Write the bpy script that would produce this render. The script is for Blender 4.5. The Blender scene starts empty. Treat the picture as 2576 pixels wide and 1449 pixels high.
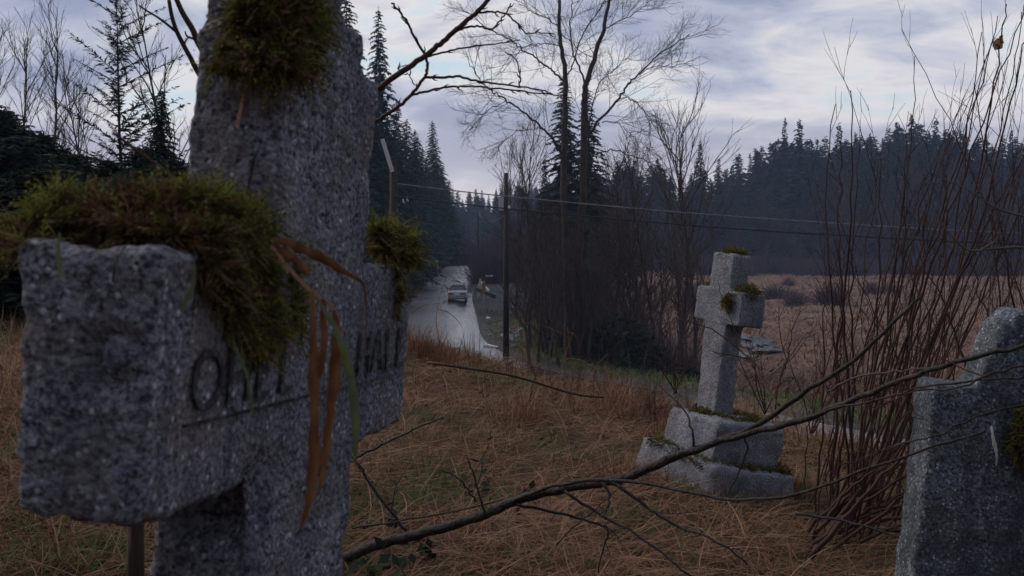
import bpy, bmesh, math, random
import numpy as np
from mathutils import Vector, Matrix, noise as mnoise

R = math.radians
random.seed(7)
rng = np.random.default_rng(7)
scene = bpy.context.scene
COL = scene.collection

# ------------------------------------------------------------------ camera
FPX = 2762.0            # focal length in units of a 2576-wide frame
CZ = 1.6                # eye height above the hill
HOR = 560.0
cam_d = bpy.data.cameras.new('camera')
cam = bpy.data.objects.new('camera', cam_d)
COL.objects.link(cam)
cam.location = (0, 0, CZ)
cam.rotation_euler = (R(90), 0, 0)
cam_d.sensor_width = 36.0
cam_d.lens = 36.0 * FPX / 2576.0
cam_d.shift_y = -(724.5 - HOR) / 2576.0
cam_d.clip_start = 0.05
cam_d.clip_end = 6000
cam_d.dof.use_dof = True
cam_d.dof.focus_distance = 6.5
cam_d.dof.aperture_fstop = 10.0
scene.camera = cam

# ------------------------------------------------------------------ world
SUN_EL, SUN_AZ = 36.0, 300.0      # azimuth clockwise from +Y: ahead and to the left, veiled by cloud
world = bpy.data.worlds.new('World')
scene.world = world
world.use_nodes = True
wt = world.node_tree
wt.nodes.clear()


def wn(t, **kw):
    n = wt.nodes.new(t)
    for k, v in kw.items():
        setattr(n, k, v)
    return n


def wmath(op, a, b=None, clamp=False):
    n = wn('ShaderNodeMath', operation=op, use_clamp=clamp)
    for i, v in enumerate((a, b)):
        if v is None:
            continue
        if isinstance(v, (int, float)):
            n.inputs[i].default_value = v
        else:
            wt.links.new(v, n.inputs[i])
    return n.outputs[0]


def wmix(fac, a, b):
    n = wn('ShaderNodeMix', data_type='RGBA')
    for sock, v in ((n.inputs[0], fac), (n.inputs[6], a), (n.inputs[7], b)):
        if isinstance(v, (int, float)):
            sock.default_value = v
        elif isinstance(v, tuple):
            sock.default_value = (*v, 1)
        else:
            wt.links.new(v, sock)
    return n.outputs[2]


tc = wn('ShaderNodeTexCoord')
sx = wn('ShaderNodeSeparateXYZ')
wt.links.new(tc.outputs['Generated'], sx.inputs[0])
zc = wmath('ADD', wmath('MAXIMUM', sx.outputs[2], 0.0), 0.26)
cx = wmath('DIVIDE', sx.outputs[0], zc)
cy = wmath('DIVIDE', sx.outputs[1], zc)
cmb = wn('ShaderNodeCombineXYZ')
wt.links.new(cx, cmb.inputs[0]); wt.links.new(cy, cmb.inputs[1])
cmb.inputs[2].default_value = 3.7


def wnoise(scale, detail, rough, dist=0.0, off=(0, 0, 0)):
    m = wn('ShaderNodeMapping')
    m.inputs['Location'].default_value = off
    m.inputs['Scale'].default_value = (scale * 0.9, scale * 1.1, scale)
    wt.links.new(cmb.outputs[0], m.inputs[0])
    n = wn('ShaderNodeTexNoise')
    n.inputs['Scale'].default_value = 1.0
    n.inputs['Detail'].default_value = detail
    n.inputs['Roughness'].default_value = rough
    n.inputs['Distortion'].default_value = dist
    wt.links.new(m.outputs[0], n.inputs['Vector'])
    return n.outputs['Fac']


big = wnoise(1.15, 3, 0.5, 0.4, (2.1, 0.6, 0))
fine = wnoise(3.6, 8, 0.60, 0.6, (0.3, 5.2, 0))
cl = wmath('ADD', wmath('MULTIPLY', big, 0.70), wmath('MULTIPLY', fine, 0.30))
ramp = wn('ShaderNodeValToRGB')
wt.links.new(cl, ramp.inputs[0])
els = ramp.color_ramp.elements
els[0].position = 0.35; els[0].color = (0.20, 0.235, 0.335, 1)
els[1].position = 0.47; els[1].color = (0.265, 0.30, 0.41, 1)
e = els.new(0.52); e.color = (0.41, 0.43, 0.52, 1)
e = els.new(0.58); e.color = (0.64, 0.615, 0.62, 1)
cloud = ramp.outputs[0]
gapr = wn('ShaderNodeMapRange')
gapr.inputs[1].default_value = 0.57; gapr.inputs[2].default_value = 0.64
wt.links.new(cl, gapr.inputs[0])
sky = wn('ShaderNodeTexSky', sky_type='NISHITA')
sky.sun_disc = False
sky.sun_elevation = R(SUN_EL)
sky.sun_rotation = R(SUN_AZ)
sky.air_density = 1.0; sky.dust_density = 1.5
skys = wn('ShaderNodeVectorMath', operation='SCALE')
wt.links.new(sky.outputs[0], skys.inputs[0]); skys.inputs['Scale'].default_value = 0.06
gapc = wmix(0.6, skys.outputs[0], (0.56, 0.72, 0.82))
skyc = wmix(gapr.outputs[0], cloud, gapc)
hz = wn('ShaderNodeMapRange')
hz.inputs[1].default_value = 0.12; hz.inputs[2].default_value = 0.0
wt.links.new(sx.outputs[2], hz.inputs[0])
skyc = wmix(wmath('MULTIPLY', hz.outputs[0], 0.72), skyc, (0.66, 0.59, 0.60))
bg = wn('ShaderNodeBackground')
wt.links.new(skyc, bg.inputs[0])
bg.inputs[1].default_value = 1.05
wo = wn('ShaderNodeOutputWorld')
wt.links.new(bg.outputs[0], wo.inputs[0])

# ------------------------------------------------------------------ sun
sun_d = bpy.data.lights.new('sun', 'SUN')
sun_d.energy = 1.5
sun_d.angle = R(30)
sun_d.color = (1.0, 0.86, 0.74)
sun = bpy.data.objects.new('sun', sun_d)
COL.objects.link(sun)
_s = Vector((math.sin(R(SUN_AZ)) * math.cos(R(SUN_EL)), math.cos(R(SUN_AZ)) * math.cos(R(SUN_EL)), math.sin(R(SUN_EL))))
sun.rotation_euler = _s.to_track_quat('Z', 'Y').to_euler()
sun.location = (0, 0, 60)

vs = scene.view_settings
vs.view_transform = 'Standard'
vs.look = 'None'
vs.exposure = 0.3
vs.gamma = 1.0
vs.use_curve_mapping = False
scene.cycles.use_denoising = True
scene.cycles.use_adaptive_sampling = True
scene.cycles.adaptive_threshold = 0.02
scene.cycles.max_bounces = 6
scene.cycles.volume_bounces = 0
scene.cycles.transparent_max_bounces = 6


# ------------------------------------------------------------------ helpers
def P(px, py, Y):
    """point at distance Y in front of the lens, given in photograph measure (2576 wide)"""
    return Vector(((px - 1288.0) / FPX * Y, Y, CZ + (HOR - py) / FPX * Y))


class MB:
    def __init__(s):
        s.v = []; s.f = []; s.n = 0

    def add(s, V, F, mi=0):
        V = np.asarray(V, dtype=np.float64).reshape(-1, 3)
        F = np.asarray(F, dtype=np.int64)
        if len(F) == 0:
            return
        s.v.append(V); s.f.append((F + s.n, mi)); s.n += len(V)

    def poly(s, pts, mi=0):
        s.add(pts, [list(range(len(pts)))], mi)

    def box(s, c, size, rot=None, mi=0):
        hx, hy, hzz = size[0] / 2, size[1] / 2, size[2] / 2
        V = np.array([[x, y, z] for z in (-hzz, hzz) for y in (-hy, hy) for x in (-hx, hx)])
        if rot is not None:
            V = V @ np.array(rot.to_3x3() if hasattr(rot, 'to_3x3') else rot).T
        V = V + np.array(c)
        s.add(V, [[0, 2, 3, 1], [4, 5, 7, 6], [0, 1, 5, 4], [2, 6, 7, 3], [0, 4, 6, 2], [1, 3, 7, 5]], mi)

    def tube(s, pts, rad, n=6, mi=0, cap=True):
        p = np.array([tuple(q) for q in pts], dtype=np.float64)
        m = len(p)
        rad = np.broadcast_to(np.asarray(rad, dtype=np.float64), (m,))
        t = np.empty_like(p)
        t[1:-1] = p[2:] - p[:-2]; t[0] = p[1] - p[0]; t[-1] = p[-1] - p[-2]
        t /= np.linalg.norm(t, axis=1)[:, None] + 1e-12
        mean = np.abs(t.mean(axis=0))
        ax = np.zeros(3); ax[int(np.argmin(mean))] = 1.0
        a = np.cross(t, ax); a /= np.linalg.norm(a, axis=1)[:, None] + 1e-12
        b = np.cross(t, a)
        ang = np.arange(n) * (2 * math.pi / n)
        ring = a[:, None, :] * np.cos(ang)[None, :, None] + b[:, None, :] * np.sin(ang)[None, :, None]
        V = (p[:, None, :] + ring * rad[:, None, None]).reshape(-1, 3)
        i = np.arange(m - 1)[:, None] * n; j = np.arange(n)[None, :]; k = (j + 1) % n
        F = np.stack([i + j, i + k, i + n + k, i + n + j], axis=-1).reshape(-1, 4)
        s.add(V, F, mi)
        if cap and n > 3:
            s.v.append(np.array([p[0], p[-1]])); c0 = s.n; s.n += 2
            base = c0 - m * n
            jj = np.arange(n); kk = (jj + 1) % n
            s.f.append((np.stack([base + kk, base + jj, np.full(n, c0)], -1), mi))
            o = base + (m - 1) * n
            s.f.append((np.stack([o + jj, o + kk, np.full(n, c0 + 1)], -1), mi))

    def build(s, name, mats, parent=None, smooth=True, local=False):
        V = np.concatenate(s.v)
        if parent is not None and not local:
            M = np.array(MW[parent.name].inverted())
            V = V @ M[:3, :3].T + M[:3, 3]
        me = bpy.data.meshes.new(name)
        if not isinstance(mats, (list, tuple)):
            mats = [mats]
        for m in mats:
            me.materials.append(m)
        tot = np.concatenate([np.full(len(F), F.shape[1]) for F, _ in s.f])
        loops = np.concatenate([F.ravel() for F, _ in s.f])
        mi = np.concatenate([np.full(len(F), m) for F, m in s.f])
        me.vertices.add(len(V)); me.vertices.foreach_set('co', V.astype(np.float32).ravel())
        me.loops.add(len(loops)); me.loops.foreach_set('vertex_index', loops.astype(np.int32))
        me.polygons.add(len(tot))
        me.polygons.foreach_set('loop_start', np.concatenate([[0], np.cumsum(tot)[:-1]]).astype(np.int32))
        me.polygons.foreach_set('loop_total', tot.astype(np.int32))
        me.polygons.foreach_set('material_index', mi.astype(np.int32))
        me.polygons.foreach_set('use_smooth', np.full(len(tot), bool(smooth)))
        me.update(calc_edges=True)
        o = bpy.data.objects.new(name, me)
        COL.objects.link(o)
        if parent is not None:
            o.parent = parent
        return o


MW = {}


def thing(name, label, cat, loc=(0, 0, 0), rot=None, group=None):
    o = bpy.data.objects.new(name, None)
    COL.objects.link(o)
    M = Matrix.Translation(Vector(loc)) @ (rot.to_4x4() if rot is not None else Matrix.Identity(4))
    o.matrix_world = M
    o.empty_display_size = 0.2
    MW[o.name] = M
    o['label'] = label; o['category'] = cat
    if group:
        o['group'] = group
    return o


def tag(o, label, cat, group=None):
    o['label'] = label; o['category'] = cat
    if group:
        o['group'] = group
    return o


def struct(o):
    o['kind'] = 'structure'
    return o


def stuff(o):
    o['kind'] = 'stuff'
    return o


def dup(root, loc, rotz=0.0, sc=1.0, label=None, group=None, rx=0.0):
    r = root.copy(); COL.objects.link(r)
    s3 = sc if isinstance(sc, tuple) else (sc, sc, sc)
    r.matrix_world = Matrix.Translation(Vector(loc)) @ Matrix.Rotation(rotz, 4, 'Z') @ Matrix.Rotation(rx, 4, 'X') @ Matrix.Diagonal((*s3, 1))
    if label:
        r['label'] = label
    if group:
        r['group'] = group
    for ch in list(root.children):
        c = ch.copy(); COL.objects.link(c); c.parent = r
    return r


def place(root, loc, rotz=0.0, sc=1.0):
    s3 = sc if isinstance(sc, tuple) else (sc, sc, sc)
    root.matrix_world = Matrix.Translation(Vector(loc)) @ Matrix.Rotation(rotz, 4, 'Z') @ Matrix.Diagonal((*s3, 1))


# ------------------------------------------------------------------ materials
def mat(name, stops, scale=8.0, rough=0.85, detail=6.0, bump=0.0, bscale=40.0, stretch=(1, 1, 1), spec=0.3, dist=0.0, metal=0.0, coord='Object', trans=0.0):
    """noise-driven colour between stops [(pos, rgb), ...]"""
    m = bpy.data.materials.new(name)
    m.use_nodes = True
    nt = m.node_tree
    b = nt.nodes['Principled BSDF']
    b.inputs['Roughness'].default_value = rough
    b.inputs['Specular IOR Level'].default_value = spec
    b.inputs['Metallic'].default_value = metal
    if trans:
        b.inputs['Transmission Weight'].default_value = trans
    t = nt.nodes.new('ShaderNodeTexCoord')
    mp = nt.nodes.new('ShaderNodeMapping')
    mp.inputs['Scale'].default_value = stretch
    nt.links.new(t.outputs[coord], mp.inputs[0])
    n = nt.nodes.new('ShaderNodeTexNoise')
    n.inputs['Scale'].default_value = scale
    n.inputs['Detail'].default_value = detail
    n.inputs['Roughness'].default_value = 0.62
    n.inputs['Distortion'].default_value = dist
    nt.links.new(mp.outputs[0], n.inputs['Vector'])
    r = nt.nodes.new('ShaderNodeValToRGB')
    el = r.color_ramp.elements
    if len(stops) == 1:
        stops = [(0.0, stops[0][1]), (1.0, stops[0][1])]
    el[0].position, el[0].color = stops[0][0], (*stops[0][1], 1)
    el[1].position, el[1].color = stops[-1][0], (*stops[-1][1], 1)
    for p, c in stops[1:-1]:
        q = el.new(p); q.color = (*c, 1)
    nt.links.new(n.outputs['Fac'], r.inputs[0])
    nt.links.new(r.outputs[0], b.inputs['Base Color'])
    if bump:
        n2 = nt.nodes.new('ShaderNodeTexNoise')
        n2.inputs['Scale'].default_value = bscale
        n2.inputs['Detail'].default_value = 5
        nt.links.new(mp.outputs[0], n2.inputs['Vector'])
        bp = nt.nodes.new('ShaderNodeBump')
        bp.inputs['Strength'].default_value = bump
        bp.inputs['Distance'].default_value = 0.02
        nt.links.new(n2.outputs['Fac'], bp.inputs['Height'])
        nt.links.new(bp.outputs[0], b.inputs['Normal'])
    return m


def varied(name, cols, rough=0.9, spec=0.15, trans=0.0):
    """colour picked per loose piece (random per island) from a ramp"""
    m = bpy.data.materials.new(name)
    m.use_nodes = True
    nt = m.node_tree
    b = nt.nodes['Principled BSDF']
    b.inputs['Roughness'].default_value = rough
    b.inputs['Specular IOR Level'].default_value = spec
    g = nt.nodes.new('ShaderNodeNewGeometry')
    r = nt.nodes.new('ShaderNodeValToRGB')
    el = r.color_ramp.elements
    k = len(cols)
    el[0].position, el[0].color = 0.0, (*cols[0], 1)
    el[1].position, el[1].color = 1.0, (*cols[-1], 1)
    for i in range(1, k - 1):
        q = el.new(i / (k - 1)); q.color = (*cols[i], 1)
    nt.links.new(g.outputs['Random Per Island'], r.inputs[0])
    nt.links.new(r.outputs[0], b.inputs['Base Color'])
    if trans:
        out = nt.nodes['Material Output']
        tr = nt.nodes.new('ShaderNodeBsdfTranslucent')
        nt.links.new(r.outputs[0], tr.inputs[0])
        mx = nt.nodes.new('ShaderNodeMixShader'); mx.inputs[0].default_value = trans
        nt.links.new(b.outputs[0], mx.inputs[1]); nt.links.new(tr.outputs[0], mx.inputs[2])
        nt.links.new(mx.outputs[0], out.inputs[0])
    return m


def stone_mat(name, dark, mid, light, peb=85.0, streak=0.5, tint=(0.20, 0.15, 0.12), bump=0.5):
    m = bpy.data.materials.new(name)
    m.use_nodes = True
    nt = m.node_tree; N = nt.nodes; L = nt.links
    b = N['Principled BSDF']
    b.inputs['Roughness'].default_value = 0.92
    b.inputs['Specular IOR Level'].default_value = 0.2
    t = N.new('ShaderNodeTexCoord')

    def noise(scale, detail=6, rough=0.65, st=(1, 1, 1), dist=0.0):
        mp = N.new('ShaderNodeMapping'); mp.inputs['Scale'].default_value = st
        L.new(t.outputs['Object'], mp.inputs[0])
        n = N.new('ShaderNodeTexNoise')
        n.inputs['Scale'].default_value = scale; n.inputs['Detail'].default_value = detail
        n.inputs['Roughness'].default_value = rough; n.inputs['Distortion'].default_value = dist
        L.new(mp.outputs[0], n.inputs['Vector'])
        return n.outputs['Fac']

    def rampc(f, stops):
        r = N.new('ShaderNodeValToRGB')
        el = r.color_ramp.elements
        el[0].position, el[0].color = stops[0][0], (*stops[0][1], 1)
        el[1].position, el[1].color = stops[-1][0], (*stops[-1][1], 1)
        for p, c in stops[1:-1]:
            q = el.new(p); q.color = (*c, 1)
        L.new(f, r.inputs[0])
        return r.outputs[0]

    def mix(fac, a, c, mode='MIX'):
        n = N.new('ShaderNodeMix'); n.data_type = 'RGBA'; n.blend_type = mode
        for sck, v in ((n.inputs[0], fac), (n.inputs[6], a), (n.inputs[7], c)):
            if isinstance(v, (int, float)):
                sck.default_value = v
            elif isinstance(v, tuple):
                sck.default_value = (*v, 1)
            else:
                L.new(v, sck)
        return n.outputs[2]

    grit = noise(peb * 1.1, 4, 0.7)
    base = rampc(grit, [(0.40, dark), (0.5, mid), (0.66, tuple(0.5 * (a + c) for a, c in zip(mid, light)))])
    blot = noise(7.0, 5, 0.6)
    base = mix(rampc(blot, [(0.42, (0, 0, 0)), (0.62, (1, 1, 1))]), base, mix(0.6, base, tint))
    # exposed aggregate: pale and dark pebbles
    vo = N.new('ShaderNodeTexVoronoi'); vo.inputs['Scale'].default_value = peb
    vo.inputs['Randomness'].default_value = 1.0
    L.new(t.outputs['Object'], vo.inputs['Vector'])
    sep = N.new('ShaderNodeSeparateColor'); L.new(vo.outputs['Color'], sep.inputs[0])
    pick = rampc(sep.outputs[0], [(0.68, (0, 0, 0)), (0.72, (1, 1, 1))])
    shape = rampc(vo.outputs['Distance'], [(0.30, (1, 1, 1)), (0.46, (0, 0, 0))])
    base = mix(mix(1.0, pick, shape, 'MULTIPLY'), base, rampc(sep.outputs[1], [(0.0, light), (0.6, mid), (1.0, tuple(1.25 * c for c in light))]))
    pick2 = rampc(sep.outputs[2], [(0.80, (0, 0, 0)), (0.84, (1, 1, 1))])
    base = mix(mix(1.0, pick2, shape, 'MULTIPLY'), base, dark)
    # weather streaks running down
    damp = noise(3.2, 4, 0.55, (1, 1, 0.55))
    base = mix(rampc(damp, [(0.44, (0, 0, 0)), (0.64, (0.5,) * 3)]), base, dark)
    stq = noise(9.0, 5, 0.6, (2.2, 2.2, 0.22))
    base = mix(rampc(stq, [(0.50, (0, 0, 0)), (0.68, (streak,) * 3)]), base, dark)
    # faint green algae
    alg = noise(5.0, 4, 0.6)
    base = mix(rampc(alg, [(0.58, (0, 0, 0)), (0.75, (0.35,) * 3)]), base, (0.07, 0.085, 0.05))
    lic = noise(11.0, 6, 0.7)
    base = mix(rampc(lic, [(0.60, (0, 0, 0)), (0.66, (0.55,) * 3)]), base, tuple(0.75 * c for c in light))
    L.new(base, b.inputs['Base Color'])
    h = N.new('ShaderNodeMath'); h.operation = 'MULTIPLY_ADD'
    L.new(grit, h.inputs[0]); h.inputs[1].default_value = 1.2
    inv = N.new('ShaderNodeMath'); inv.operation = 'MULTIPLY'; L.new(vo.outputs['Distance'], inv.inputs[0]); inv.inputs[1].default_value = -0.7
    L.new(inv.outputs[0], h.inputs[2])
    bp = N.new('ShaderNodeBump'); bp.inputs['Strength'].default_value = bump; bp.inputs['Distance'].default_value = 0.012
    L.new(h.outputs[0], bp.inputs['Height']); L.new(bp.outputs[0], b.inputs['Normal'])
    return m


M = {}
M['stone_near'] = stone_mat('weathered_concrete', (0.050, 0.055, 0.072), (0.22, 0.23, 0.28), (0.62, 0.63, 0.68), 105, 0.6, (0.23, 0.19, 0.17), 1.0)
M['stone_mid'] = stone_mat('pale_granite', (0.085, 0.092, 0.112), (0.205, 0.218, 0.258), (0.38, 0.39, 0.43), 90, 0.5, (0.17, 0.16, 0.155))
M['stone_dark'] = stone_mat('mossy_slate', (0.028, 0.036, 0.046), (0.115, 0.135, 0.165), (0.38, 0.41, 0.45), 105, 0.7, (0.035, 0.042, 0.034))
M['soil'] = mat('hill_soil', [(0.3, (0.035, 0.024, 0.017)), (0.5, (0.075, 0.05, 0.032)), (0.7, (0.10, 0.075, 0.045))], 2.5, 0.95, bump=0.5)
M['letters'] = mat('letter_dark', [(0.38, (0.014, 0.014, 0.016)), (0.52, (0.040, 0.040, 0.044)), (0.66, (0.12, 0.12, 0.135))], 85, 0.95)  # mottled dark tone for the letters, ruled line and crack
M['lichen'] = mat('white_lichen', [(0.35, (0.35, 0.36, 0.36)), (0.7, (0.62, 0.63, 0.62))], 60, 0.95)
M['moss_green'] = varied('moss_green', [(0.040, 0.046, 0.010), (0.125, 0.132, 0.028), (0.24, 0.235, 0.065), (0.075, 0.085, 0.017)], trans=0.3)
M['moss_brown'] = varied('moss_brown', [(0.03, 0.018, 0.010), (0.09, 0.054, 0.026), (0.17, 0.105, 0.052), (0.05, 0.032, 0.016)], trans=0.25)
M['moss_core'] = mat('moss_core', [(0.35, (0.012, 0.010, 0.005)), (0.6, (0.045, 0.034, 0.013))], 30, 0.95, bump=0.6)
M['leaf_orange'] = mat('dead_leaf_orange', [(0.36, (0.07, 0.026, 0.010)), (0.5, (0.15, 0.055, 0.018)), (0.66, (0.24, 0.11, 0.042))], 45, 0.7, stretch=(1, 1, 0.25))
M['blade_green'] = mat('grass_blade_green', [(0.35, (0.07, 0.095, 0.035)), (0.65, (0.14, 0.165, 0.07))], 14, 0.6)
M['straw'] = varied('straw', [(0.06, 0.030, 0.019), (0.20, 0.103, 0.060), (0.38, 0.225, 0.135), (0.115, 0.057, 0.034)], trans=0.2)
M['pale_straw'] = varied('pale_straw', [(0.11, 0.06, 0.034), (0.21, 0.125, 0.072), (0.31, 0.20, 0.125)], trans=0.2)
M['rust'] = varied('rust_bracken', [(0.055, 0.025, 0.015), (0.125, 0.055, 0.030), (0.20, 0.098, 0.054)], trans=0.2)
M['litter'] = varied('leaf_litter', [(0.04, 0.022, 0.014), (0.11, 0.055, 0.028), (0.20, 0.11, 0.06), (0.07, 0.04, 0.03)])
M['marsh_blade'] = varied('marsh_blade', [(0.055, 0.029, 0.019), (0.115, 0.063, 0.039), (0.18, 0.107, 0.068)])
M['umber'] = varied('umber_litter', [(0.028, 0.016, 0.011), (0.06, 0.036, 0.024), (0.09, 0.056, 0.036)])
M['grass_green'] = varied('living_grass', [(0.035, 0.06, 0.018), (0.075, 0.11, 0.032), (0.12, 0.15, 0.05)], trans=0.25)
M['bramble'] = varied('bramble_leaf', [(0.008, 0.016, 0.009), (0.018, 0.034, 0.018), (0.035, 0.055, 0.03)], trans=0.15)
M['shaded_leaf'] = varied('shaded_leaf', [(0.005, 0.010, 0.007), (0.010, 0.018, 0.011), (0.018, 0.028, 0.018)])  # darker bramble leaf: the dense thicket's own shade put into the colour
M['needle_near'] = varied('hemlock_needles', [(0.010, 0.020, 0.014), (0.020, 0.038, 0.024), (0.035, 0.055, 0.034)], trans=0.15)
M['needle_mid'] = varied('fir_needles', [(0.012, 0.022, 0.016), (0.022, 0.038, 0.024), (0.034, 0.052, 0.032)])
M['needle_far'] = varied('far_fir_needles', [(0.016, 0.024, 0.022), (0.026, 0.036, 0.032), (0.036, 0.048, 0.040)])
M['bark_dark'] = mat('dark_bark', [(0.35, (0.012, 0.010, 0.009)), (0.65, (0.045, 0.036, 0.030))], 12, 0.95, bump=0.5, stretch=(1, 1, 0.3))
M['bark_alder'] = mat('alder_bark', [(0.35, (0.018, 0.012, 0.009)), (0.65, (0.065, 0.042, 0.030))], 6, 0.9, stretch=(1, 1, 0.4))
M['twig_red'] = mat('red_brown_twig', [(0.35, (0.016, 0.007, 0.005)), (0.65, (0.058, 0.023, 0.014))], 10, 0.75, stretch=(1, 1, 0.3))
M['twig_grey'] = mat('grey_twig', [(0.35, (0.045, 0.040, 0.038)), (0.65, (0.11, 0.096, 0.088))], 16, 0.8)
M['branch_wet'] = mat('wet_fallen_branch', [(0.35, (0.010, 0.008, 0.007)), (0.6, (0.028, 0.022, 0.018)), (0.72, (0.034, 0.033, 0.024))], 14, 0.7, bump=0.6, bscale=60)
M['brush'] = mat('brush_twigs', [(0.35, (0.03, 0.022, 0.022)), (0.65, (0.075, 0.052, 0.05))], 3, 0.95)
M['pole_wood'] = mat('creosoted_pole', [(0.35, (0.014, 0.011, 0.009)), (0.65, (0.045, 0.034, 0.026))], 9, 0.9, stretch=(3, 3, 0.15))
M['wood_pale'] = mat('pale_timber', [(0.35, (0.30, 0.30, 0.30)), (0.65, (0.50, 0.49, 0.47))], 9, 0.9, stretch=(3, 3, 0.3))
M['cable'] = mat('black_cable', [(0.4, (0.010, 0.010, 0.011)), (0.6, (0.02, 0.02, 0.022))], 5, 0.45)
M['wire_pale'] = mat('lit_wire', [(0.4, (0.10, 0.105, 0.12)), (0.6, (0.16, 0.165, 0.18))], 5, 0.4)  # pale tone: light caught by the upper wire, put into its colour
M['box_grey'] = mat('grey_enamel', [(0.4, (0.30, 0.31, 0.33)), (0.6, (0.40, 0.41, 0.43))], 4, 0.5)
M['porcelain'] = mat('porcelain', [(0.4, (0.55, 0.55, 0.56)), (0.6, (0.66, 0.66, 0.66))], 9, 0.25, spec=0.5)
M['galv'] = mat('galvanised_rail', [(0.35, (0.26, 0.27, 0.28)), (0.65, (0.42, 0.43, 0.44))], 3, 0.45, metal=0.6)
M['rail_dark'] = mat('dark_timber_rail', [(0.35, (0.020, 0.015, 0.013)), (0.65, (0.06, 0.045, 0.035))], 4, 0.8)
M['yellow'] = mat('yellow_paint', [(0.35, (0.42, 0.22, 0.02)), (0.65, (0.60, 0.34, 0.035))], 5, 0.6)
M['black'] = mat('black_paint', [(0.4, (0.012, 0.012, 0.012)), (0.6, (0.02, 0.02, 0.02))], 5, 0.5)
M['orange'] = mat('orange_lens', [(0.4, (0.55, 0.13, 0.015)), (0.6, (0.62, 0.18, 0.02))], 5, 0.35)
M['rock'] = mat('wet_rubble', [(0.3, (0.04, 0.04, 0.045)), (0.6, (0.15, 0.15, 0.155)), (0.75, (0.32, 0.31, 0.31))], 5, 0.5, bump=0.5, bscale=14)
M['white_debris'] = mat('white_debris', [(0.4, (0.6, 0.58, 0.56)), (0.6, (0.75, 0.73, 0.70))], 9, 0.6)
M['stake'] = mat('rotten_stake', [(0.35, (0.012, 0.009, 0.008)), (0.65, (0.05, 0.034, 0.024))], 22, 0.9, bump=0.5, stretch=(2, 2, 0.3))

# ------------------------------------------------------------------ terrain
ROAD_Z = -5.60
MARSH_Z = -9.40
EDGE = [(-12.0, 320), (-7.0, 255), (-5.2, 205), (-4.9, 177), (-4.4, 140), (-3.9, 107), (-2.7, 84), (-1.9, 69), (-0.7, 61.5),
        (0.9, 55.5), (3.4, 50.6), (6.4, 46.8), (10.2, 40.5), (13.6, 35.6), (18.5, 30), (27, 24), (40, 18)]


def catmull(pts, k):
    pts = np.array(pts, dtype=float)
    q = np.vstack([2 * pts[0] - pts[1], pts, 2 * pts[-1] - pts[-2]])
    out = []
    for i in range(1, len(q) - 2):
        t = np.linspace(0, 1, k, endpoint=False)[:, None]
        a, b, c, d = q[i - 1], q[i], q[i + 1], q[i + 2]
        out.append(0.5 * (2 * b + (c - a) * t + (2 * a - 5 * b + 4 * c - d) * t ** 2 + (3 * b - a - 3 * c + d) * t ** 3))
    out.append(pts[-1:])
    return np.vstack(out)


EDG = catmull(EDGE, 10)
for _ in range(6):
    EDG[1:-1] = 0.25 * EDG[:-2] + 0.5 * EDG[1:-1] + 0.25 * EDG[2:]
_t = np.gradient(EDG, axis=0)
_t /= np.linalg.norm(_t, axis=1)[:, None]
NRM_IN = np.stack([_t[:, 1], -_t[:, 0]], -1)      # to the right of travel towards the viewer = inner side of the road
ROADW = 5.6


def sstep(a, b, x):
    t = np.clip((x - a) / (b - a), 0, 1)      # a > b runs backwards
    return t * t * (3 - 2 * t)


def road_level(Y):
    return ROAD_Z - 0.075 * np.maximum(Y - 178.0, 0) * sstep(178, 190, Y)


def edge_dist(X, Y):
    """signed distance to the outer road edge, + = outside (right / far side)"""
    X = np.asarray(X, float); Y = np.asarray(Y, float)
    sh = X.shape
    x = X.ravel(); y = Y.ravel()
    d = np.empty(len(x))
    for s in range(0, len(x), 20000):
        dx = x[s:s + 20000, None] - EDG[None, :, 0]; dy = y[s:s + 20000, None] - EDG[None, :, 1]
        r2 = dx * dx + dy * dy
        j = np.argmin(r2, axis=1)
        i = np.arange(len(j))
        side = dx[i, j] * NRM_IN[j, 0] + dy[i, j] * NRM_IN[j, 1]
        d[s:s + 20000] = np.where(side > 0, -1, 1) * np.sqrt(r2[i, j])
    return d.reshape(sh)


def waves(X, Y):
    return (np.sin(X * 1.7 + 1.3 * np.sin(Y * 0.9)) + np.sin(Y * 1.3 + 0.8 * np.sin(X * 1.1 + 2)) + 0.6 * np.sin(X * 3.9 + Y * 2.7)) / 2.6


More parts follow.
